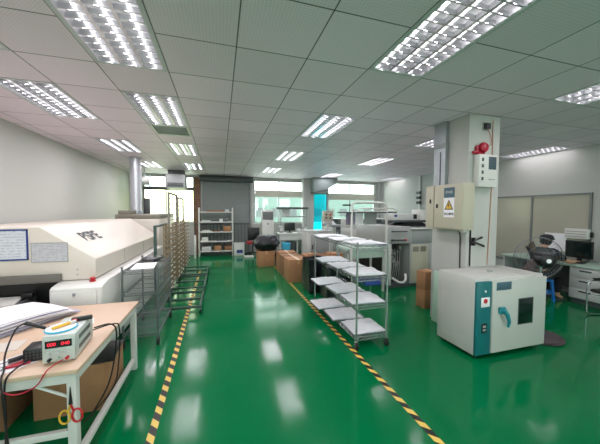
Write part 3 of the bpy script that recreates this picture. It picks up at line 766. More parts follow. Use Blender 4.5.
for a, z in enumerate(LV):
    for k in range(3):
        ox, oy = offs[(a, k)]
        t = thing('sheet_tray', 'white sheet tray on the %s of the wire rack, %s' % (lv_name[a], ps_name[k]), 'sheet tray',
                  (RX+0.21+ox, RY+0.255+0.465*k+oy*0.4, z+0.0065), random.uniform(-0.07, 0.07), 'white sheets on the wire rack')
        obj('tray_base', MB().box(-0.235, 0.235, -0.21, 0.21, 0, 0.007, 0.002), M['sheet_dark'], t)
        obj('sheets', make_tray(a*7+k, 1+(a+k) % 3), M['sheet'], t)
t = thing('blue_bin', 'blue plastic tray hanging under the third shelf of the wire rack', 'bin', (1.86, 3.22, 0.752))
obj('bin', MB().box(-0.11, 0.11, -0.2, 0.14, 0, 0.082, 0.01), M['blue_dark'], t); obj('rim', MB().box(-0.12, 0.12, -0.21, 0.15, 0.075, 0.088, 0.004), M['blue_dark'], t)

# low wire cart by the oven, with mesh sides
t = wire_rack('wire_cart', 'low grey wire cart with mesh shelves between the workbench and the cream oven', (-1.150, 3.74, 0), 0.385, 0.90, 1.0, [0.16, 0.42, 0.68, 0.95], m='cart_steel')
for z0 in (0.45, 0.70):
    s = MB()
    for k in range(9):
        y = 0.08+k*0.092; s.box(0.382, 0.388, y, y+0.012, z0, z0+0.20)
    for k in range(3): s.box(0.3825, 0.3875, 0.02, 0.88, z0+0.02+k*0.08, z0+0.03+k*0.08)
    obj('side_mesh', s, M['cart_steel'], t)
sheet(-0.97, 4.02, 0.1, 0.26, 0.42, 'white sheet lying on the top of the low wire cart', z=0.957, th=0.006)
o = obj('black_bag', MB().ball((0, 0, 0.035), 0.15, (1.0, 1.3, 0.22)).ball((0.05, 0.12, 0.03), 0.09, (1, 1, 0.3)), M['bag']); o.location = (-0.96, 4.42, 0.957)
tag(o, 'flat black pouch lying on the far end of the low wire cart', 'pouch')

# U-based board carts with tall slotted panels
def board_cart(loc, L, label, height, ks, mp='taupe'):
    t = thing('board_cart', label, 'cart', loc, 0, 'slotted circuit board carts')
    W = 0.69
    fr = MB()
    for a, b_ in (((0, 0), (W, 0)), ((0, L), (W, L)), ((0, L*0.5), (W, L*0.5))):
        fr.box(a[0], b_[0], a[1]-0.018, a[1]+0.018, 0.10, 0.136, 0.003)
    fr.box(W-0.036, W, 0.018, L-0.018, 0.10, 0.136, 0.003).box(0, 0.036, 0.018, L-0.018, 0.10, 0.136, 0.003)
    obj('base_frame', fr, M['green_steel'], t)
    for x in (0.05, W-0.02):
        for y in (0.0, L):
            c = obj('caster', MB().tube([(x-0.012, y, 0.04), (x+0.012, y, 0.04)], 0.04, 14), M['black_matt'], t)
            obj('fork', MB().box(x-0.02, x+0.02, y-0.012, y+0.012, 0.075, 0.099), M['steel'], c)
    for y in (0.0, L): obj('upright', MB().box(0.0, 0.04, y-0.02, y+0.02, 0.137, height, 0.003), M[mp], t)
    obj('top_bar', MB().box(0.0, 0.04, 0.02, L-0.02, height-0.035, height, 0.003), M[mp], t)
    n = 12
    for fy in ks:
        y = L*fy; s = MB(); s.box(0.045, 0.060, y-0.08, y-0.06, 0.25, 1.44).box(0.045, 0.060, y+0.06, y+0.08, 0.25, 1.44)
        for q in range(n):
            z = 0.28+q*0.098
            for yy in (y-0.075, y+0.065): s.prism([(0.060, z), (0.17, z+0.015), (0.17, z+0.05), (0.16, z+0.05), (0.155, z+0.028), (0.060, z+0.03)], 'y', yy, yy+0.01)
        po = obj('slot_panel', s, M['tan'], t)
        lp = MB()
        for q in range(n): lp.tube([(0.165, y-0.075, 0.33+q*0.098), (0.165, y+0.075, 0.33+q*0.098)], 0.008, 6)
        obj('slot_lip', lp, M['cream'], po, 'pale lips')
    if height > 1.6:
        rg = MB()
        for q in range(5):
            z = 1.50+q*(height-1.56)/4.6; rg.tube([(0.02, 0.02, z), (0.02, L-0.02, z)], 0.009, 8)
        obj('rungs', rg, M[mp], t)
    return t
board_cart((-1.0, 4.70, 0), 0.88, 'nearer slotted tan board cart with a dark green post beside the oven', 1.46, (0.62, 0.95), 'green_steel')
board_cart((-1.0, 5.90, 0), 1.02, 'farther slotted tan board cart with a tall open ladder top before the window', 2.06, (0.22, 0.55, 0.88))
board_cart((-1.0, 7.12, 0), 0.95, 'third slotted tan board cart, half hidden behind the two nearer ones', 2.02, (0.2, 0.55, 0.9))
# ------------------------------------------------------------------ back wall things
t = thing('shelving_unit', 'white five-tier shelving unit before the grey roller shutter', 'shelving unit', (-0.77, 10.45, 0))
SL = [0.20, 0.56, 0.91, 1.28, 1.65]
for x in (0, 1.19):
    for y in (0, 0.36): obj('upright', MB().box(x, x+0.04, y, y+0.04, 0, 1.80, 0.003), M['white'], t)
for z in SL: obj('shelf', MB().box(0.0, 1.23, 0.0, 0.40, z-0.03, z, 0.003), M['white'], t)
def small_box(x, z, w, d, h, m, label, name='storage_box', y=10.62):
    t = thing(name, label, 'box', (x, y, z+0.001)); obj('carton', MB().box(-w/2, w/2, -d/2, d/2, 0, h, 0.004), M[m], t)
    obj('lid_seam', MB().box(-w/2-0.001, w/2+0.001, -d/2-0.002, -d/2, h*0.72, h*0.76), M['card_tape' if m.startswith('card') else 'grey'], t); return t
G = 'boxes on the shelving unit'
for x, z, w, d, h, m, lab in (
    (-0.18, 1.65, 0.62, 0.28, 0.06, 'card_dark', 'flat brown carton on the top shelf of the white shelving unit'),
    (0.24, 1.65, 0.14, 0.2, 0.09, 'grey_light', 'small pale box at the right end of the top shelf'),
    (-0.50, 1.28, 0.30, 0.2, 0.05, 'grey_light', 'flat pale box at the left end of the second shelf down'),
    (0.02, 1.28, 0.12, 0.2, 0.10, 'white', 'small white box in the middle of the second shelf down'),
    (0.22, 1.28, 0.14, 0.2, 0.13, 'sheet_dark', 'grey box at the right end of the second shelf down'),
    (0.24, 0.91, 0.26, 0.3, 0.20, 'card', 'brown carton at the right end of the middle shelf'),
    (-0.50, 0.91, 0.28, 0.2, 0.05, 'white', 'flat white box at the left of the middle shelf'),
    (-0.15, 0.91, 0.24, 0.2, 0.03, 'card_dark', 'flat brown tray in the centre of the middle shelf'),
    (-0.55, 0.56, 0.22, 0.25, 0.14, 'white', 'white box at the left end of the fourth shelf down'),
    (0.05, 0.56, 0.40, 0.25, 0.03, 'sheet_dark', 'flat grey tray on the fourth shelf down'),
    (-0.10, 0.20, 0.24, 0.28, 0.19, 'card', 'brown carton at the middle of the bottom shelf'),
    (0.28, 0.20, 0.27, 0.28, 0.17, 'card_dark', 'darker brown carton at the right end of the bottom shelf'),
    (-0.50, 0.20, 0.32, 0.25, 0.16, 'grey_light', 'pale grey box at the left end of the bottom shelf')):
    small_box(x, z, w, d, h, m, lab)['group'] = G
t = thing('leaning_board', 'narrow white board standing at the left foot of the shelving unit', 'board', (-0.87, 10.25, 0), 0.1)
obj('board', MB().box(-0.04, 0.04, -0.02, 0.02, 0, 0.82, 0.004), M['white'], t); obj('edge_strip', MB().box(-0.042, 0.042, -0.022, 0.022, 0.78, 0.822, 0.003), M['grey_light'], t)
t = thing('storage_bin', 'white bin with a blue label on the floor right of the shelving unit', 'bin', (0.68, 10.55, 0))
obj('bin', MB().box(-0.19, 0.19, -0.15, 0.15, 0, 0.44, 0.015), M['white'], t); obj('lid', MB().box(-0.2, 0.2, -0.16, 0.16, 0.44, 0.47, 0.01), M['white'], t); obj('label_patch', MB().box(-0.1, 0.12, -0.153, -0.1505, 0.10, 0.22), M['blue_dark'], t)
t = thing('flat_carton', 'low white carton lying on the floor before the red chair', 'box', (0.98, 9.95, 0)); obj('carton', MB().box(-0.17, 0.17, -0.1, 0.1, 0, 0.06, 0.005), M['white'], t)
t = thing('railing', 'dark metal railing panel standing before the roller shutter', 'railing', (0.0, 10.88, 0))
rb = MB()
for k in range(16): rb.cyl((-0.9+k*0.13, 0, 0.03), (-0.9+k*0.13, 0, 1.16), 0.010, 6)
obj('bars', rb, M['grey_dark'], t); obj('top_rail', MB().box(-0.95, 1.1, -0.015, 0.015, 1.16, 1.2), M['grey_dark'], t); obj('bottom_rail', MB().box(-0.95, 1.1, -0.015, 0.015, 0, 0.03), M['grey_dark'], t)
t = thing('office_chair', 'black office chair with a red seat in front of the shutter', 'chair', (1.18, 10.40, 0), PI)
obj('seat', MB().box(-0.23, 0.23, -0.23, 0.23, 0.44, 0.53, 0.04), M['red_fabric'], t)
obj('backrest', MB().box(-0.22, 0.22, 0.20, 0.26, 0.60, 1.08, 0.03), M['black'], t)
obj('back_bar', MB().box(-0.03, 0.03, 0.24, 0.27, 0.45, 0.65), M['black'], t)
obj('column', MB().cyl((0, 0, 0.10), (0, 0, 0.44), 0.025, 12), M['black'], t)
for k in range(5):
    a = 2*PI*k/5; obj('leg', MB().tube([(0, 0, 0.11), (0.26*math.cos(a), 0.26*math.sin(a), 0.08)], 0.018, 8).ball((0.26*math.cos(a), 0.26*math.sin(a), 0.03), 0.03), M['black'], t)
t = thing('floor_air_conditioner', 'tall white floor-standing air conditioner with a dark grille before the window', 'air conditioner', (1.72, 10.3, 0))
obj('cabinet', MB().box(-0.22, 0.22, -0.15, 0.15, 0, 1.72, 0.02), M['white'], t)
obj('grille', MB().box(-0.20, 0.20, -0.16, -0.148, 1.36, 1.66, 0.004), M['grey_dark'], t)
sl = MB()
for k in range(8): sl.box(-0.19, 0.19, -0.166, -0.160, 1.385+k*0.034, 1.397+k*0.034)
obj('louvre_slats', sl, M['grey'], t); obj('badge', MB().tube([(0.0, -0.1505, 1.20), (0.0, -0.156, 1.20)], 0.03, 16), M['grey_dark'], t); obj('intake', MB().box(-0.18, 0.18, -0.154, -0.150, 0.15, 0.6), M['grey_light'], t)

# white bench with computer under the window
t = thing('computer_bench', 'white bench with an overhead rail under the window, carrying a monitor', 'workbench', (2.12, 10.0, 0))
obj('tabletop', MB().box(0, 1.25, 0, 0.6, 0.80, 0.84, 0.004), M['white'], t)
obj('front_panel', MB().box(0.03, 1.22, 0.02, 0.04, 0.58, 0.799), M['white'], t)
for x in (0.02, 0.70, 1.19):
    for y in (0.03, 0.54): obj('leg', MB().box(x, x+0.045, y+0.012, y+0.05, 0, 0.799), M['white'], t)
for x in (0.14, 1.19): obj('upright', MB().box(x, x+0.05, 0.50, 0.55, 0.841, 1.86), M['grey'], t)
obj('overhead_shelf', MB().box(-0.05, 1.25, 0.30, 0.66, 1.76, 1.84), M['grey_dark'], t); obj('overhead_shelf', MB().box(0.14, 1.22, 0.46, 0.60, 1.44, 1.49), M['grey'], t)
obj('hanging_sheet', MB().box(0.20, 0.52, 0.45, 0.455, 1.495, 1.759), M['grey_light'], t)
t = thing('monitor', 'small black monitor on the white bench under the window', 'monitor', (2.60, 10.3, 0.841))
obj('screen', MB().box(-0.21, 0.21, -0.02, 0.02, 0.08, 0.38, 0.008), M['black'], t); obj('stand', MB().box(-0.03, 0.03, -0.01, 0.03, 0.01, 0.1), M['black'], t); obj('base', MB().box(-0.1, 0.1, -0.07, 0.09, 0, 0.012), M['black'], t)
for x, h, m, lab in ((2.26, 0.24, 'grey', 'grey device left of the small black monitor'), (2.98, 0.14, 'grey_light', 'low pale instrument right of the small black monitor'), (3.22, 0.24, 'grey', 'grey instrument at the right end of the white bench')):
    t = thing('instrument', lab, 'instrument', (x, 10.3, 0.841)); obj('case', MB().box(-0.08, 0.08, -0.1, 0.1, 0, h, 0.01), M[m], t); obj('front_panel', MB().box(-0.065, 0.065, -0.104, -0.1, h*0.35, h*0.85), M['white'], t)
t = thing('under_bench_unit', 'black computer case under the white bench', 'computer', (2.62, 10.3, 0)); obj('case', MB().box(-0.2, 0.2, -0.2, 0.2, 0, 0.5, 0.01), M['black'], t); obj('front_panel', MB().box(-0.18, 0.18, -0.205, -0.2, 0.02, 0.48), M['grey_dark'], t)
t = thing('blue_bucket', 'sky blue plastic bucket between the bagged box and the white bench', 'bucket', (2.22, 9.3, 0)); obj('bucket', MB().lathe([(0.12, 0), (0.155, 0.50), (0.15, 0.56), (0.13, 0.56), (0.12, 0.5)]), M['sky_blue'], t); obj('rim', MB().tube([(0.155*math.cos(k*PI/10), 0.155*math.sin(k*PI/10), 0.55) for k in range(20)], 0.01, 6, closed=True), M['sky_blue'], t)

# boxes and bags in the middle of the floor
def bag_mesh(w, d, h, seed, open_top=False):
    b = bmesh.new(); bmesh.ops.create_uvsphere(b, u_segments=28, v_segments=18, radius=1)
    rnd = random.Random(seed); ph = [rnd.uniform(0, 6) for _ in range(6)]
    for v in b.verts:
        x, y, z = v.co; a = math.atan2(y, x)
        k = 1+0.09*math.sin(5*a+ph[0]+3*z)+0.07*math.sin(9*a+ph[1]-5*z)+0.06*math.sin(7*z+ph[2])
        sq = 1/max(abs(math.cos(a)), abs(math.sin(a)))**0.7
        zz = max(-1, min(1, z*1.25))
        v.co = (x*k*sq*w/2, y*k*sq*d/2, (zz*0.5+0.5)*h*(1+0.03*math.sin(4*a+ph[3])*(z > 0)))
    m = MB(); m._merge(b); return m
G = 'cardboard boxes behind the wire rack'
make_carton(0.50, 0.46, 0.47, 'taped cardboard box carrying a heap of black bags', (1.33, 8.35, 0), 0.03, group=G)
o = obj('bin_bag', bag_mesh(0.74, 0.6, 0.46, 3), M['bag']); o.location = (1.36, 8.35, 0.474); tag(o, 'shiny black bin bag heaped on the taped cardboard box', 'bag')
o = obj('bin_bag', bag_mesh(0.36, 0.4, 0.46, 5), M['bag']); o.location = (1.84, 8.45, 0.002); tag(o, 'small black bag on the floor just right of the bagged cardboard box', 'bag')
make_carton(0.50, 0.50, 0.54, 'tallest cardboard box nearest the camera in the cluster behind the wire rack', (1.78, 6.40, 0), 0.0, group=G)
make_carton(0.52, 0.50, 0.52, 'cardboard box directly behind the nearest one, along the tape line', (1.80, 6.98, 0), 0.03, m='card_dark', group=G)
make_carton(0.50, 0.45, 0.54, 'taped cardboard box at the far end of the cluster, by the tape line', (1.80, 7.52, 0), 0.0, m='card', group=G)
make_carton(0.48, 0.48, 0.50, 'open cardboard box in the cluster, beside the nearest one and away from the tape', (2.47, 6.42, 0), 0.03, True, m='card_dark', group=G)
make_carton(0.46, 0.48, 0.52, 'cardboard box at the inner corner of the cluster near the grey cabinet', (2.38, 7.0, 0), -0.03, m='card', group=G)
make_carton(0.40, 0.36, 0.56, 'cardboard box alone in front of the grey cabinet, right of the cluster', (2.98, 6.85, 0), -0.1, group=G)
def lined_bin(x, y, w, d, h, seed, label):
    t = thing('lined_bin', label, 'bin', (x, y, 0), 0, 'black lined bins')
    obj('bin', MB().box(-w/2+0.03, w/2-0.03, -d/2+0.03, d/2-0.03, 0, h*0.92, 0.02), M['black'], t)
    b = bmesh.new(); rnd = random.Random(seed); n = 40; V = []; F = []; rows = 7
    m = MB()
    for j in range(rows):
        u = j/(rows-1)
        for k in range(n):
            a = 2*PI*k/n; s = 1/max(abs(math.cos(a)), abs(math.sin(a)))
            r = (1+0.035*math.sin(7*a+seed+3*u)+0.02*math.sin(13*a+seed))*s
            V.append((math.cos(a)*r*w/2*(1-0.03*u), math.sin(a)*r*d/2*(1-0.03*u), h*(1-u*0.90)+0.015*math.sin(5*a+seed)*(1-u)))
    for k in range(n):
        a = 2*PI*k/n; s = 1/max(abs(math.cos(a)), abs(math.sin(a))); V.append((math.cos(a)*s*w/2*0.8, math.sin(a)*s*d/2*0.8, h*0.86+0.02*math.sin(4*a)))
    for j in range(rows-1):
        for k in range(n):
            l = (k+1) % n; F.append([j*n+k, (j+1)*n+k, (j+1)*n+l, j*n+l])
    for k in range(n):
        l = (k+1) % n; F.append([k, l, rows*n+l, rows*n+k])
    F.append([rows*n+k for k in range(n)]); b.free()
    m._add(V, F); obj('bag_liner', m, M['bag'], t)
    return t
lined_bin(1.97, 5.42, 0.52, 0.50, 0.70, 1, 'black bag lined bin behind the wire rack, the one nearer the cardboard cluster')
lined_bin(2.14, 4.88, 0.50, 0.46, 0.66, 4, 'black bag lined bin right behind the wire rack shelves')

# ------------------------------------------------------------------ machines at the back right
t = thing('grey_cabinet', 'light grey control cabinet behind the cardboard boxes', 'cabinet', (2.46, 7.6, 0))
obj('body', MB().box(0, 0.72, 0, 0.6, 0.06, 1.08, 0.01), M['grey_light'], t)
obj('plinth', MB().box(0.03, 0.69, 0.03, 0.57, 0, 0.06), M['grey_dark'], t)
obj('door', MB().box(0.10, 0.68, -0.012, -0.001, 0.12, 0.98, 0.004), M['grey'], t)
obj('top_deck', MB().box(-0.02, 0.74, -0.03, 0.62, 1.081, 1.11, 0.005), M['grey_light'], t); obj('handle', MB().box(0.14, 0.17, -0.03, -0.013, 0.55, 0.7, 0.004), M['black'], t)
t = thing('control_box', 'beige control box with buttons on a stalk before the cyan pane', 'control box', (3.43, 8.44, 0))
obj('box', MB().box(-0.17, 0.17, -0.06, 0.06, 1.36, 1.70, 0.01), M['beige_box'], t)
obj('bracket', MB().box(-0.15, 0.15, -0.04, 0.08, 1.26, 1.355, 0.01), M['grey_light'], t); obj('stalk', MB().box(-0.04, 0.04, -0.03, 0.05, 0.02, 1.26), M['grey_light'], t); obj('foot_plate', MB().box(-0.15, 0.15, -0.15, 0.15, 0, 0.02), M['grey_light'], t)
for x, z, m in ((-0.07, 1.58, 'black'), (0.07, 1.58, 'red'), (-0.07, 1.47, 'black'), (0.07, 1.47, 'green_steel')): obj('button', MB().tube([(x, -0.061, z), (x, -0.08, z)], 0.03, 12), M[m], t)
def smt_machine(name, label, x0, x1, y0, y1, h, slope, mtop='grey_light', rail=False):
    t = thing(name, label, 'machine', (x0, y0, 0), 0, 'placement machines at the back'); w, d = x1-x0, y1-y0
    obj('body', MB().box(0, w, 0, d, 0.08, h*0.62, 0.01), M['grey_light'], t)
    obj('plinth', MB().box(0.04, w-0.04, 0.04, d-0.04, 0, 0.08), M['grey_dark'], t)
    obj('feeder_bank', MB().box(0.12, w-0.12, 0.05, d-0.05, h*0.62+0.001, h*0.80), M['grey_dark'], t)
    fs = MB()
    for k in range(int((w-0.3)/0.05)): fs.box(0.15+k*0.05, 0.18+k*0.05, -0.05, 0.05, h*0.64, h*0.76)
    obj('feeders', fs, M['grey'], t)
    for x in (0.0, w-0.12): obj('pier', MB().box(x, x+0.12, 0, d, h*0.62+0.001, h*0.80, 0.005), M['grey_light'], t)
    obj('cover', MB().prism([(0.0, h*0.80+0.001), (0.0, h*0.86), (d*0.45, h), (d, h), (d, h*0.80+0.001)], 'x', 0, w, 0.01), M[mtop], t)
    if rail: obj('overhead_rail', MB().tube([(0.1, 0.25, h*0.9), (0.1, 0.25, h+0.25), (0.2, 0.25, h+0.32), (w-0.3, 0.25, h+0.32), (w-0.2, 0.25, h+0.25), (w-0.2, 0.25, h*0.9)], 0.02, 8).box(0.0, w-0.1, 0.20, 0.32, h+0.22, h+0.245), M['white'], t)
    obj('window', MB().prism([(0.06, h*0.871+0.003), (d*0.40, h*0.985+0.003), (d*0.40, h*0.985+0.012), (0.06, h*0.871+0.012)], 'x', 0.15, w-0.15), M['dark_glass'], t)
    return t
smt_machine('placement_machine', 'pale placement machine with dark window behind the tube-framed workbench, nearest the cyan pane', 3.65, 4.55, 8.5, 9.6, 1.42, 1, 'grey')
smt_machine('placement_machine', 'pale placement machine between the workbench frame and the right wall, farthest back', 4.95, 6.3, 8.5, 9.6, 1.42, 1)
smt_machine('placement_machine', 'pale placement machine with a light sloping cover behind the open-bay machine', 3.75, 5.35, 6.9, 8.1, 1.46, 1, 'grey_light', True)

# near machine with an open bay
t = thing('board_printer', 'grey machine with an open electronics bay and white rimmed dark top, left of the pillar', 'machine', (3.46, 5.10, 0))
W_, D_ = 1.50, 1.4
obj('side_cabinet', MB().box(0.60, W_, 0.0, D_, 0.08, 1.30, 0.008), M['grey_mid'], t)
obj('plinth', MB().box(0.05, W_-0.05, 0.05, D_-0.05, 0, 0.08), M['grey_dark'], t)
obj('bay_upper_panel', MB().box(0.0, 0.58, -0.03, D_, 0.99, 1.36, 0.008), M['grey_mid'], t)
obj('bay_post', MB().box(0.0, 0.10, -0.03, 0.05, 0.08, 0.985, 0.006), M['white'], t)
obj('bay_interior', MB().box(0.10, 0.58, 0.35, D_, 0.10, 0.985), M['black'], t)
rnd = random.Random(11)
for k in range(16):
    x, z = 0.13+rnd.random()*0.36, 0.12+rnd.random()*0.72; obj('electronic_module', MB().box(x, x+0.04+0.06*rnd.random(), 0.22+0.006*k, 0.349, z, z+0.03+0.09*rnd.random(), 0.004), M['taupe'] if k % 2 else M['grey'], t)

bw = MB()
for k in range(6): bw.tube([(0.14+0.06*k, 0.2, 0.15), (0.16+0.05*k, 0.12, 0.45), (0.13+0.07*k, 0.2, 0.85)], 0.010, 6, smooth=5)
obj('wiring', bw, M['grey'], t)
for x, z in ((0.12, 1.16), ): obj('handle', MB().tube([(0.10, -0.032, 1.26), (0.10, -0.07, 1.26), (0.46, -0.07, 1.26), (0.46, -0.032, 1.26)], 0.012, 8), M['grey_dark'], t)
obj('valve_bar', MB().tube([(0.10, -0.05, 1.07), (0.42, -0.05, 1.07)], 0.014, 8).box(0.08, 0.14, -0.07, -0.031, 1.05, 1.09), M['grey_dark'], t); obj('knob', MB().ball((0.44, -0.055, 1.07), 0.025), M['red'], t)
obj('door_panel', MB().box(0.64, 1.08, -0.012, -0.001, 0.12, 0.95, 0.004), M['beige_box'], t); obj('door_panel', MB().box(1.10, 1.48, -0.012, -0.001, 0.12, 0.95, 0.004), M['grey_mid'], t)
obj('upper_panel', MB().box(0.63, 1.48, -0.010, -0.001, 0.98, 1.27, 0.004), M['grey'], t)
for x in (0.66, 0.86):
    vg = MB()
    for k in range(6): vg.box(x, x+0.16, -0.016, -0.0125, 0.80+0.02*k, 0.81+0.02*k)
    obj('vent', vg, M['grey_dark'], t)
obj('lock', MB().box(1.36, 1.40, -0.022, -0.0125, 0.60, 0.66, 0.004).box(1.42, 1.46, -0.03, -0.0125, 0.56, 0.68, 0.006), M['black'], t)
obj('rim', MB().box(0.58, W_+0.03, -0.04, D_+0.03, 1.301, 1.335, 0.006), M['white'], t); obj('dark_top', MB().box(0.64, W_-0.03, 0.02, D_-0.03, 1.336, 1.342), M['grey_dark'], t)
obj('hose', MB().tube([(0.12, -0.04, 0.25), (0.25, -0.12, 0.16), (0.42, -0.08, 0.18), (0.50, 0.02, 0.30)], 0.025, 8, smooth=6), M['white'], t)
t = thing('machine_head', 'flat dark machine head with a pale box on top of the open-bay machine', 'machine head', (4.45, 5.75, 1.3425))
obj('foot', MB().prism([(-0.30, 0.0), (-0.42, 0.0), (-0.1, 0.09), (0.35, 0.09), (0.5, 0.0)], 'y', -0.15, 0.35), M['black'], t)
obj('beam', MB().box(-0.52, 0.62, -0.2, 0.3, 0.091, 0.14, 0.006), M['grey_dark'], t); obj('pale_box', MB().box(-0.48, 0.22, -0.15, 0.25, 0.141, 0.30, 0.01), M['grey_light'], t)
obj('white_box', MB().box(0.30, 0.50, -0.12, 0.2, 0.141, 0.40, 0.01), M['white'], t); obj('badge', MB().box(-0.46, -0.38, -0.1535, -0.1505, 0.22, 0.27), M['blue_dark'], t); obj('port', MB().box(0.08, 0.18, -0.1535, -0.1505, 0.17, 0.28), M['black'], t)

# tube-framed workbench behind the rack
t = thing('framed_workbench', 'workbench with a white tube frame and overhead dark shelf behind the wire rack', 'workbench', (2.45, 4.9, 0))
obj('tabletop', MB().box(0.0, 0.88, 0.02, 0.62, 0.88, 0.95, 0.005), M['green_mat'], t)
obj('apron', MB().box(0.02, 0.86, 0.03, 0.05, 0.74, 0.879), M['green_mat'], t)
for x in (0.02, 0.83):
    for y in (0.06, 0.56): obj('leg', MB().box(x, x+0.04, y, y+0.04, 0, 0.879), M['grey_light'], t)
obj('overhead_frame', MB().tube([(0.05, -0.02, 0.30), (0.05, -0.02, 1.78), (0.07, -0.02, 1.85), (0.13, -0.02, 1.87), (0.72, -0.02, 1.87), (0.80, -0.02, 1.85), (0.84, -0.02, 1.76), (0.84, -0.02, 0.30)], 0.024, 10), M['white'], t)
for x in (0.05, 0.84): obj('clamp', MB().box(x-0.03, x+0.03, -0.04, 0.10, 0.84, 0.878), M['grey_light'], t)
obj('overhead_shelf', MB().box(-0.12, 1.08, -0.04, 0.30, 1.66, 1.685, 0.003), M['grey_dark'], t)
obj('end_knob', MB().box(-0.14, 0.02, -0.04, 0.02, 1.80, 1.83, 0.006), M['black'], t)
for x0, x1, m, lab in ((0.40, 0.68, 'grey', 'grey sheet hanging under the dark overhead shelf'), (-0.02, 0.19, 'violet', 'violet-grey sheet hanging at the left of the dark overhead shelf'), (0.20, 0.37, 'paper', 'white sheet hanging in the middle of the dark overhead shelf')):
    o = obj('hanging_sheet', MB().box(x0, x1, 0.10, 0.106, 1.42, 1.658), M[m]); o.location = (2.45, 4.9, 0); tag(o, lab, 'sheet', 'sheets hung from the overhead shelf')

# pipes and switch boxes by the far right corner
t = thing('vertical_pipe', 'thin grey vertical pipe in the far right corner by the window', 'pipe', (6.92, 10.85, 0)); obj('pipe', MB().cyl((0, 0, 0.01), (0, 0, 3.02), 0.04, 12), M['grey'], t); obj('bracket', MB().box(-0.06, 0.149, -0.02, 0.02, 1.5, 1.54), M['grey'], t)
t = thing('wall_trunking', 'thin white cable trunking with black switches on the right wall', 'trunking', (XR-0.002, 8.4, 0))
obj('trunking', MB().box(-0.04, 0, -0.05, 0.05, 0.1, 3.0, 0.004), M['grey_light'], t)
for z in (2.02, 2.20, 2.38): obj('switch', MB().box(-0.10, -0.041, -0.10, 0.10, z-0.05, z+0.05, 0.006), M['black'] if z < 2.3 else M['grey_dark'], t)

# ------------------------------------------------------------------ pillar services
t = thing('cable_tray', 'grey metal cable tray running down the pillar to the beige cabinet', 'cable tray', (PX0, 3.38, 2.09))
b = MB().box(-0.06, -0.055, -0.11, 0.11, 0, 0.93).box(-0.055, -0.002, -0.11, -0.105, 0, 0.93).box(-0.055, -0.002, 0.105, 0.11, 0, 0.93)
obj('tray', b, M['galv'], t); obj('joint', MB().box(-0.064, -0.0605, -0.112, 0.112, 0.55, 0.62), M['grey'], t); obj('slot', MB().box(-0.0625, -0.0605, -0.03, -0.01, 0.0, 0.5), M['grey_dark'], t)
t = thing('electric_cabinet', 'beige electrical wall cabinet with a warning sign on the pillar', 'cabinet', (PX0, 2.85, 1.45))
obj('body', MB().box(-0.19, -0.001, -0.03, 0.63, 0, 0.63, 0.006), M['beige_box'], t)
obj('door', MB().box(-0.203, -0.191, -0.025, 0.455, 0.01, 0.62, 0.003), M['beige_box'], t); obj('door', MB().box(-0.203, -0.191, 0.47, 0.625, 0.01, 0.62, 0.003), M['beige_box'], t)
for y, z in ((0.40, 0.33), (0.53, 0.40)): obj('lock', MB().box(-0.216, -0.203, y-0.012, y+0.012, z-0.03, z+0.03, 0.004), M['black'], t)
obj('cable_gland', MB().box(-0.14, -0.08, -0.0, 0.06, -0.03, -0.001, 0.004), M['white'], t)
t = thing('warning_sign', 'white electric shock warning sign with a yellow triangle on the beige cabinet', 'sign', (PX0-0.2045, 3.035, 1.63))
EX, EY = (0, -1, 0), (0, 0, 1)
obj('plate', MB().box(-0.003, 0.0, -0.09, 0.09, -0.01, 0.26), M['paper'], t)
obj('blue_plate', MB().box(-0.003, 0.0, -0.09, 0.09, 0.262, 0.40), M['slate'], t)
obj('triangle', MB().prism([(-0.075, 0.095), (0.075, 0.095), (0.0, 0.235)], 'x', -0.0045, -0.003), M['black'], t)
tr = obj('triangle_face', MB().prism([(-0.053, 0.108), (0.053, 0.108), (0.0, 0.208)], 'x', -0.006, -0.0046), M['yellow'], t)
obj('bolt', MB().prism([(0.006, 0.19), (-0.016, 0.148), (0.0, 0.148), (-0.008, 0.115), (0.018, 0.158), (0.002, 0.158), (0.016, 0.19)], 'x', -0.0072, -0.0061), M['black'], tr)
lettering('caption', '\u5f53\u5fc3\u89e6\u7535', 0.042, M['black'], t, Tm((-0.0042, 0.0, 0.035), EX, EY))
lettering('caption', '\u914d\u7535\u7bb1', 0.04, M['grey_light'], t, Tm((-0.0042, 0.0, 0.335), EX, EY))
t = thing('alarm_controller', 'white alarm control panel on the pillar under the red bell', 'control panel', (3.475, PY0, 2.03))
obj('case', MB().box(-0.16, 0.16, -0.10, -0.001, 0, 0.44, 0.012), M['white'], t); obj('screen', MB().box(0.0, 0.135, -0.104, -0.1005, 0.24, 0.41, 0.003), M['grey_dark'], t)
kp = MB()
for i in range(4):
    for k in range(4): kp.box(0.012+i*0.030, 0.034+i*0.030, -0.1065, -0.1045, 0.255+k*0.036, 0.280+k*0.036)
obj('keypad', kp, M['slate'], t)
for k in range(4): obj('indicator', MB().box(-0.12, -0.085, -0.104, -0.1005, 0.09+k*0.085, 0.135+k*0.085, 0.003), M['grey_dark'], t)
obj('text_strip', MB().box(0.0, 0.12, -0.103, -0.1005, 0.10, 0.112), M['grey'], t)
t = thing('alarm_bell', 'round red alarm bell on the pillar above the white panel', 'bell', (3.44, PY0, 2.57))
obj('gong', MB().lathe([(0.02, -0.002), (0.070, 0.0), (0.073, 0.012), (0.064, 0.036), (0.036, 0.052), (0.010, 0.056)], T=Matrix.Translation((0, -0.035, 0)) @ Matrix.Rotation(PI/2, 4, 'X')), M['dark_red'], t)
obj('mount', MB().box(-0.10, 0.05, -0.034, -0.001, -0.085, 0.03, 0.006), M['dark_red'], t); obj('striker', MB().box(-0.16, -0.08, -0.05, -0.01, -0.085, -0.05, 0.006), M['dark_red'], t)
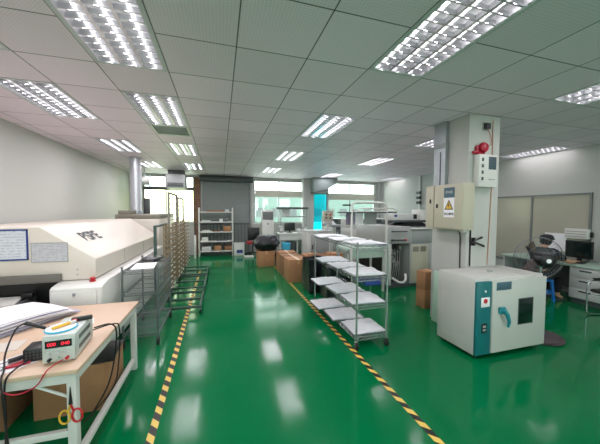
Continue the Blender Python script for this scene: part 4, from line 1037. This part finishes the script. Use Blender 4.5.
t = thing('junction_box', 'small black junction box near the top of the pillar', 'junction box', (3.52, PY0, 2.87)); obj('case', MB().box(-0.04, 0.04, -0.05, -0.001, -0.04, 0.04, 0.006), M['black'], t); obj('back_plate', MB().box(-0.06, 0.06, -0.01, -0.0005, -0.055, 0.055, 0.003), M['grey'], t)
cable('alarm_cable', [(3.53, PY0-0.03, 2.83), (3.57, PY0-0.03, 2.76), (3.61, PY0-0.02, 2.68), (3.58, PY0-0.02, 2.61), (3.50, PY0-0.03, 2.60)], 0.006, 'orange', 'short orange cable from the junction box to the red bell')
cable('pillar_cable', [(3.645, PY0-0.008, 2.98), (3.65, PY0-0.008, 2.4), (3.655, PY0-0.008, 2.0), (3.64, PY0-0.008, 1.5), (3.62, PY0-0.008, 0.95)], 0.006, 'orange', 'long pale orange cable down the front of the pillar')
cable('pillar_cable', [(3.16, 2.985, 1.42), (3.20, 3.0, 1.40), (3.22, 3.01, 1.3), (3.225, 3.01, 0.9)], 0.008, 'black_matt', 'black cable from the beige cabinet down the left face of the pillar')
cable('pillar_cable', [(3.30, PY0-0.01, 2.02), (3.30, PY0-0.01, 1.5), (3.30, PY0-0.01, 0.95)], 0.010, 'black_matt', 'black cable down the front edge of the pillar beside the cabinet')
t = thing('wall_hook', 'black angled bracket on the front of the pillar below the cabinet', 'bracket', (3.36, PY0, 1.28))
obj('arm', MB().tube([(0.13, -0.02, 0.06), (-0.14, -0.12, 0.02), (0.16, -0.03, -0.06)], 0.017, 8), M['black'], t); obj('plate', MB().box(-0.03, 0.03, -0.012, -0.001, -0.05, 0.06), M['black'], t)

# ------------------------------------------------------------------ drying oven
VX, VY, VW, VD, VH = 2.775, 2.345, 1.09, 0.575, 0.93
t = thing('drying_oven', 'grey drying oven with a teal control strip on the floor before the pillar', 'oven', (VX, VY, 0))
obj('body', MB().box(0, VW, 0.03, VD, 0.045, VH, 0.008), M['oven'], t)
obj('control_strip', MB().box(0.0, 0.215, 0.0, 0.0295, 0.05, VH-0.03, 0.004), M['teal'], t)
dr = obj('door', MB().box(0.22, VW, -0.012, 0.0295, 0.06, VH-0.025, 0.006), M['oven'], t)
obj('window', MB().box(0.63, 0.86, -0.016, -0.0125, 0.36, 0.66, 0.003), M['dark_glass'], dr)
wf = MB().box(0.62, 0.87, -0.0145, -0.0122, 0.35, 0.36).box(0.62, 0.87, -0.0145, -0.0122, 0.66, 0.67).box(0.62, 0.63, -0.0145, -0.0122, 0.36, 0.66).box(0.86, 0.87, -0.0145, -0.0122, 0.36, 0.66)
obj('window_trim', wf, M['grey_dark'], dr)
obj('handle', MB().box(0.30, 0.39, -0.045, -0.0125, 0.52, 0.60, 0.012).tube([(0.345, -0.05, 0.57), (0.37, -0.075, 0.52), (0.40, -0.075, 0.44), (0.405, -0.06, 0.37)], [0.026, 0.024, 0.02, 0.014], 10), M['teal_handle'], dr)
obj('badge', MB().box(0.27, 0.50, -0.0155, -0.0125, 0.79, 0.885, 0.002), M['slate'], dr)
ds = obj('display', MB().box(0.06, 0.185, -0.005, -0.0005, 0.61, 0.72, 0.003), M['paper'], t); obj('dial', MB().tube([(0.12, -0.0055, 0.68), (0.12, -0.009, 0.68)], 0.028, 16), M['red'], ds)
obj('lamp', MB().tube([(0.12, 0.001, 0.79), (0.12, -0.006, 0.79)], 0.012, 12), M['paper'], t)
obj('switch', MB().box(0.075, 0.15, -0.006, -0.0005, 0.31, 0.42, 0.004), M['black'], t)
for z in (0.345, 0.385): obj('switch_key', MB().box(0.09, 0.135, -0.009, -0.0065, z-0.012, z+0.012, 0.003), M['grey'], t)
for x in (0.05, VW-0.12):
    for y in (0.06, VD-0.10): obj('foot', MB().cyl((x+0.03, y+0.02, 0), (x+0.03, y+0.02, 0.0445), 0.03, 12), M['black'], t)
obj('base_tray', MB().box(0.03, VW-0.03, 0.06, VD-0.03, 0.02, 0.0445), M['black'], t)
lv = MB()
for k in range(30): lv.box(-0.002, -0.0002, 0.08, VD-0.06, 0.15+k*0.024, 0.155+k*0.024)
obj('side_louvres', lv, M['grey_light'], t); obj('top_vent', MB().lathe([(0.035, 0), (0.035, 0.012), (0.02, 0.016)], (0.55, 0.30, VH)), M['grey'], t)
t = thing('foam_board', 'pale green board leaning against the pillar beside the drying oven', 'board', (3.17, 3.22, 0))
o = obj('board', MB().box(-0.012, 0.012, -0.24, 0.22, 0, 0.78, 0.003), M['green_board'], t); o.rotation_euler = (0, 0.04, 0)
G2 = 'stacked cartons by the pillar'
make_carton(0.36, 0.22, 0.32, 'lower cardboard box of the two stacked behind the pale green board', (3.58, 3.98, 0), 0.0, group=G2)
make_carton(0.36, 0.22, 0.32, 'upper cardboard box of the two stacked behind the pale green board', (3.585, 3.985, 0.322), 0.02, group=G2, m='card')

# ------------------------------------------------------------------ fan
FX, FY, FZ = 4.14, 2.58, 1.07
t = thing('pedestal_fan', 'black wire-caged pedestal fan with a round base right of the drying oven', 'fan', (FX, FY, 0))
obj('base', MB().lathe([(0.27, 0), (0.28, 0.015), (0.26, 0.035), (0.08, 0.05), (0.04, 0.07)], seg=32), mat('fan_base_brown', (70, 56, 62), 0.5), t)
obj('pole', MB().cyl((0, 0, 0.06), (0, 0, FZ-0.10), 0.018, 12).ball((0, 0, FZ-0.09), 0.03), M['steel'], t)
fd = Vector((0.5, 0.866, 0.03)).normalized(); fe = Vector((-0.866, 0.5, 0)).normalized(); fu = fd.cross(fe)*-1
if fu.z < 0: fu = -fu
hc = Vector((0.0, 0.0, FZ))
def fp_(r, a, d): return hc+fd*d+(fe*math.cos(a)+fu*math.sin(a))*r
obj('motor', MB().tube([tuple(hc-fd*0.17), tuple(hc-fd*0.15), tuple(hc-fd*0.05), tuple(hc+fd*0.0)], [0.05, 0.085, 0.095, 0.08], 18), M['black'], t)
mo = obj('motor_badge', MB().tube([tuple(hc-fd*0.1705), tuple(hc-fd*0.173)], 0.028, 14), M['paper'], t)
CR = 0.285
cg = MB()
for r, d in ((CR, 0.06), (CR*0.97, 0.02), (CR*0.97, 0.10), (CR*0.6, -0.015), (CR*0.6, 0.135)):
    cg.tube([tuple(fp_(r, 2*PI*k/36, d)) for k in range(36)], 0.004 if d == 0.06 else 0.0022, 6, closed=True)
for k in range(40):
    a = 2*PI*k/40
    cg.tube([tuple(fp_(0.09, a, -0.025)), tuple(fp_(CR*0.6, a+0.1, -0.015)), tuple(fp_(CR*0.97, a+0.2, 0.02)), tuple(fp_(CR, a+0.22, 0.06))], 0.0012, 4)
    cg.tube([tuple(fp_(0.06, a, 0.14)), tuple(fp_(CR*0.6, a+0.1, 0.135)), tuple(fp_(CR*0.97, a+0.2, 0.10)), tuple(fp_(CR, a+0.22, 0.06))], 0.0012, 4)
obj('cage', cg, M['cart_steel'], t)
obj('hub', MB().tube([tuple(hc+fd*0.0), tuple(hc+fd*0.10)], 0.05, 14), M['black'], t)
for k in range(3):
    a = 2*PI*k/3+math.radians(70); V = []
    b = MB()
    q = [fp_(0.045, a-0.25, 0.03), fp_(0.13, a-0.42, 0.03), fp_(0.225, a-0.30, 0.035), fp_(0.235, a+0.10, 0.075), fp_(0.13, a+0.26, 0.09), fp_(0.045, a+0.3, 0.08)]
    q2 = [v+fd*0.004 for v in q]; n = 6
    b._add([tuple(v) for v in q+q2], [[0, 1, 4, 5], [1, 2, 3, 4], [11, 10, 7, 6], [10, 9, 8, 7]]+[[i, (i+1) % n, n+(i+1) % n, n+i] for i in range(n)])
    obj('blade', b, M['blade'], t, 'brown blade')
cable('fan_cable', [(4.05, 2.33, 0.035), (3.98, 2.36, 0.02), (3.93, 2.42, 0.05), (3.91, 2.46, 0.30), (3.90, 2.47, 0.42)], 0.006, 'black_matt', 'black cable running down the right side of the drying oven to the fan base')

# ------------------------------------------------------------------ desk by the right wall
t = thing('office_desk', 'grey office desk with drawers along the right wall', 'desk', (6.30, 2.0, 0))
obj('desktop', MB().box(0, 0.74, 0, 2.75, 0.685, 0.72, 0.006), M['green_mat'], t)
pd = obj('drawer_cabinet', MB().box(0.05, 0.72, 0.98, 1.47, 0.10, 0.684, 0.004), M['grey_light'], t)
for k in range(3):
    z0 = 0.115+k*0.19; d_ = obj('drawer', MB().box(0.035, 0.049, 0.99, 1.46, z0, z0+0.175, 0.004), M['grey_light'], t)
    obj('handle', MB().box(0.015, 0.034, 1.14, 1.31, z0+0.115, z0+0.14, 0.005), M['grey_dark'], d_)
obj('cabinet_plinth', MB().box(0.09, 0.70, 1.0, 1.45, 0, 0.0995), M['grey_dark'], t)
for y in (0.03, 2.68): obj('end_panel', MB().box(0.03, 0.72, y, y+0.04, 0, 0.684), M['grey_light'], t)
obj('modesty_panel', MB().box(0.60, 0.62, 1.48, 2.67, 0.15, 0.684), M['grey_dark'], t)
t = thing('monitor', 'black wide monitor on the desk in front of the seated person', 'monitor', (6.80, 3.58, 0.721), -PI/2)
obj('screen', MB().box(-0.215, 0.215, -0.02, 0.02, 0.07, 0.41, 0.006), M['black'], t); obj('display', MB().box(-0.20, 0.20, -0.0225, -0.0205, 0.09, 0.395), M['dark_glass'], t); obj('stand', MB().box(-0.03, 0.03, 0.0, 0.05, 0.01, 0.20), M['black'], t); obj('base', MB().box(-0.12, 0.12, -0.08, 0.10, 0, 0.012, 0.004), M['black'], t)
t = thing('keyboard', 'black keyboard on the desk under the person\'s hands', 'keyboard', (6.60, 3.60, 0.721), -PI/2)
obj('base', MB().box(-0.21, 0.21, -0.065, 0.065, 0, 0.016, 0.004), M['black'], t)
kk = MB()
for i in range(14):
    for j in range(4): kk.box(-0.195+i*0.028, -0.172+i*0.028, -0.05+j*0.026, -0.029+j*0.026, 0.016, 0.02)
obj('keys', kk, M['grey_dark'], t)
t = thing('wall_unit', 'white louvred box on the wall above and behind the black wide monitor', 'wall box', (XR-0.035, 3.72, 1.16))
obj('case', MB().box(-0.10, 0, -0.19, 0.19, 0, 0.20, 0.012), M['white'], t)
lv = MB()
for k in range(3): lv.box(-0.1025, -0.1005, -0.17, 0.17, 0.04+k*0.05, 0.048+k*0.05)
obj('louvres', lv, M['grey_dark'], t)
o = obj('paper_notice', MB().box(-0.004, 0, -0.20, 0.20, 0, 0.38), M['paper']); o.location = (XR-0.0325, 4.12, 0.86); tag(o, 'white paper sheet on the beige pane behind the person\'s cap', 'paper')
t = thing('wall_outlet', 'black outlet with hanging cable on the right frame of the beige pane', 'outlet', (XR-0.031, 3.52, 1.25)); obj('case', MB().box(-0.03, 0, -0.03, 0.03, -0.05, 0.05, 0.005), M['black'], t); obj('cord', MB().tube([(-0.015, 0, -0.05), (-0.02, 0.0, -0.2), (-0.02, 0.03, -0.42)], 0.006, 6, smooth=4), M['black_matt'], t)
t = thing('desk_cup', 'small pale green cup at the right end of the desk view', 'cup', (6.78, 3.16, 0.721)); obj('cup', MB().lathe([(0.03, 0), (0.04, 0.09), (0.036, 0.09), (0.028, 0.01)]), M['green_mat'], t); obj('handle', MB().tube([(-0.036, 0, 0.07), (-0.062, 0, 0.06), (-0.06, 0, 0.03), (-0.034, 0, 0.02)], 0.005, 6, smooth=4), M['green_mat'], t)

# chair at the right edge
t = thing('visitor_chair', 'black cantilever chair with chrome tube legs at the right edge', 'chair', (5.96, 2.63, 0), -0.25)
for y in (-0.23, 0.23):
    obj('leg', MB().tube([(-0.24, y, 0.58), (0.10, y, 0.58), (0.20, y, 0.54), (0.22, y, 0.45), (0.22, y, 0.10), (0.20, y, 0.03), (0.10, y, 0.013), (-0.22, y, 0.013)] if False else
        [(0.22, y, 0.58), (-0.12, y, 0.58), (-0.22, y, 0.54), (-0.24, y, 0.42), (-0.24, y, 0.10), (-0.22, y, 0.03), (-0.12, y, 0.0135), (0.24, y, 0.0135)], 0.0125, 10, smooth=4), M['steel'], t)
    obj('armrest', MB().box(-0.14, 0.20, y-0.025, y+0.025, 0.593, 0.62, 0.01), M['black'], t)
obj('cross_bar', MB().cyl((0.24, -0.23, 0.0135), (0.24, 0.23, 0.0135), 0.0125, 10), M['steel'], t)
obj('seat', MB().box(-0.23, 0.22, -0.21, 0.21, 0.40, 0.455, 0.025), M['black'], t); obj('seat_rail', MB().cyl((0.0, -0.23, 0.39), (0.0, 0.23, 0.39), 0.012, 8).cyl((-0.24, -0.23, 0.39), (-0.24, 0.23, 0.39), 0.012, 8), M['steel'], t)
obj('backrest', MB().box(0.20, 0.245, -0.21, 0.21, 0.50, 0.84, 0.02), M['black'], t)

# stool and person
SX, SY = 5.90, 3.68
t = thing('plastic_stool', 'blue plastic stool under the seated person', 'stool', (SX, SY, 0))
obj('seat', MB().box(-0.15, 0.15, -0.15, 0.15, 0.39, 0.42, 0.012), M['blue'], t)
for sx in (-1, 1):
    for sy in (-1, 1):
        b = MB()
        b._add([(sx*0.17, sy*0.17, 0), (sx*0.11, sy*0.17, 0), (sx*0.11, sy*0.165, 0), (sx*0.165, sy*0.11, 0), (sx*0.17, sy*0.11, 0), (sx*0.145, sy*0.145, 0.389), (sx*0.07, sy*0.145, 0.389), (sx*0.07, sy*0.14, 0.389), (sx*0.14, sy*0.07, 0.389), (sx*0.145, sy*0.07, 0.389)],
               [[0, 1, 2, 3, 4], [5, 6, 7, 8, 9], [0, 1, 6, 5], [1, 2, 7, 6], [2, 3, 8, 7], [3, 4, 9, 8], [4, 0, 5, 9]])
        obj('leg', b, M['blue'], t)
rg = MB()
for s in (-1, 1): rg.box(-0.15, 0.15, s*0.157-0.003, s*0.157+0.003, 0.16, 0.20).box(s*0.157-0.003, s*0.157+0.003, -0.15, 0.15, 0.16, 0.20)
obj('stretcher', rg, M['blue'], t)

def skinned(name, verts, edges, radii, m, parent, root=0, sub=2):
    me = bpy.data.meshes.new(name); me.from_pydata(verts, edges, [])
    o = bpy.data.objects.new(name+'_tmp', me); COL.objects.link(o)
    md = o.modifiers.new('skin', 'SKIN'); md.use_smooth_shade = True
    for i, r in enumerate(radii):
        d = me.skin_vertices[0].data[i]; d.radius = r if isinstance(r, tuple) else (r, r); d.use_root = (i == root)
    sb = o.modifiers.new('sub', 'SUBSURF'); sb.levels = sub; sb.render_levels = sub
    dg = bpy.context.evaluated_depsgraph_get()
    out = bpy.data.meshes.new_from_object(o.evaluated_get(dg), depsgraph=dg); out.name = name
    bpy.data.objects.remove(o); out.materials.clear(); out.materials.append(m)
    for p in out.polygons: p.use_smooth = True
    ob = bpy.data.objects.new(name, out); COL.objects.link(ob)
    if parent: ob.parent = parent
    return ob
P0 = Vector((SX-0.02, SY, 0))
pt = thing('person', 'person in a black cap and black shirt seated on the blue stool at the desk', 'person', tuple(P0))
V = []; E = []; Rd = []
def jv(x, y, z, r, par=None):
    V.append((x, y, z)); Rd.append(r)
    if par is not None: E.append((par, len(V)-1))
    return len(V)-1
pel = jv(0, 0, 0.60, (0.10, 0.085)); sp1 = jv(-0.01, 0, 0.70, (0.10, 0.08), pel); sp2 = jv(0.02, 0, 0.82, (0.11, 0.08), sp1); ch = jv(0.06, 0, 0.92, (0.085, 0.06), sp2)
nk = jv(0.09, 0, 1.00, 0.052, ch); n2 = jv(0.11, 0, 1.05, 0.05, nk); hd = jv(0.14, -0.01, 1.12, (0.086, 0.098), n2); h2 = jv(0.15, -0.01, 1.19, (0.070, 0.084), hd)
for s in (-1, 1):
    sh_ = jv(0.06, s*0.18, 0.93, 0.052, ch); el = jv(0.27, s*0.255-0.02, 0.79, 0.045, sh_); el2 = jv(0.34, s*0.24-0.04, 0.775, 0.043, el); wr_ = jv(0.55, s*0.13-0.09, 0.767, 0.028, el2); pm_ = jv(0.615, s*0.115-0.10, 0.764, (0.038, 0.018), wr_)
    hp = jv(0.03, s*0.09, 0.545, 0.065, pel); kn = jv(0.36, s*0.12, 0.52, 0.055, hp); ca = jv(0.35, s*0.11, 0.38, 0.050, kn); an = jv(0.37, s*0.09, 0.09, 0.036, ca); to = jv(0.50, s*0.10, 0.035, (0.040, 0.024), an)
body = skinned('body', V, E, Rd, M['skin'], pt)
for s in (-1, 1):
    for k, (dy, ln) in enumerate(((-0.027, 0.060), (-0.009, 0.072), (0.009, 0.068), (0.027, 0.052))):
        y0 = s*0.115-0.10+dy
        skinned('finger', [(0.615, y0, 0.766), (0.65, y0, 0.768), (0.65+ln*0.5, y0, 0.762), (0.65+ln, y0, 0.752)], [(0, 1), (1, 2), (2, 3)], [0.009, 0.009, 0.008, 0.007], M['skin'], body, sub=1)
    y0 = s*0.115-0.10-s*0.035
    skinned('thumb', [(0.58, s*0.115-0.10-s*0.015, 0.764), (0.61, y0, 0.758), (0.645, y0-s*0.008, 0.752)], [(0, 1), (1, 2)], [0.012, 0.010, 0.008], M['skin'], body, sub=1)
# face
HC = Vector((0.15, -0.01, 1.135))
obj('nose', MB().prism([(0.0, -0.02), (0.018, -0.02), (0.004, 0.02), (0.0, 0.022)], 'y', -0.010, 0.010, T=Matrix.Translation(HC+Vector((0.085, 0, -0.005)))), M['skin'], body)
for s in (-1, 1):
    obj('eye', MB().ball(tuple(HC+Vector((0.078, s*0.032, 0.018))), 0.010), M['hair'], body)
    obj('ear', MB().ball(tuple(HC+Vector((-0.005, s*0.082, 0.0))), 0.026, (0.7, 0.4, 1.2)), M['skin'], body)
obj('mouth', MB().ball(tuple(HC+Vector((0.080, 0, -0.045))), 0.016, (0.5, 1.3, 0.3)), M['dark_red'], body)
obj('hair', MB().ball(tuple(HC+Vector((-0.018, 0, 0.01))), 0.101, (0.98, 0.94, 0.95)), M['hair'], pt)
cp = MB().lathe([(0.108, 0), (0.111, 0.02), (0.106, 0.055), (0.082, 0.088), (0.038, 0.102), (0.006, 0.104)], tuple(HC+Vector((-0.004, 0, 0.035))), 22)
cap = obj('cap', cp, M['black'], pt)
obj('brim', MB().lathe([(0.001, 0), (0.075, -0.004), (0.076, 0.002), (0.001, 0.006)], (0, 0, 0), 20, T=Matrix.Translation(HC+Vector((0.10, 0, 0.04))) @ Matrix.Rotation(0.22, 4, 'Y') @ Matrix.Diagonal((1.05, 0.95, 1, 1))), M['black'], cap)
# clothes
V = []; E = []; Rd = []
a0 = jv(0.0, 0, 0.60, (0.165, 0.14)); a1 = jv(-0.015, 0, 0.70, (0.155, 0.125), a0); a2 = jv(0.015, 0, 0.82, (0.19, 0.135), a1); a3 = jv(0.055, 0, 0.93, (0.18, 0.12), a2); a4 = jv(0.085, 0, 1.0, 0.075, a3)
for s in (-1, 1):
    q = jv(0.06, s*0.195, 0.94, 0.092, a3); q2 = jv(0.165, s*0.232-0.01, 0.865, 0.070, q); q3 = jv(0.24, s*0.248-0.015, 0.81, 0.064, q2)
skinned('shirt', V, E, Rd, M['shirt'], pt)
V = []; E = []; Rd = []
a0 = jv(0.0, 0, 0.61, (0.155, 0.135))
for s in (-1, 1):
    q = jv(0.05, s*0.09, 0.54, 0.098, a0); q2 = jv(0.36, s*0.12, 0.525, 0.076, q); q3 = jv(0.35, s*0.11, 0.38, 0.070, q2); q4 = jv(0.365, s*0.09, 0.13, 0.056, q3)
skinned('trousers', V, E, Rd, M['trousers'], pt)
for s in (-1, 1):
    obj('sandal', MB().box(0.31, 0.56, s*0.097-0.048, s*0.097+0.048, 0.0, 0.016, 0.006).tube([(0.46, s*0.097-0.045, 0.014), (0.46, s*0.097-0.035, 0.055), (0.46, s*0.097+0.035, 0.055), (0.46, s*0.097+0.045, 0.014)], 0.010, 6, smooth=4), M['grey_dark'], pt)
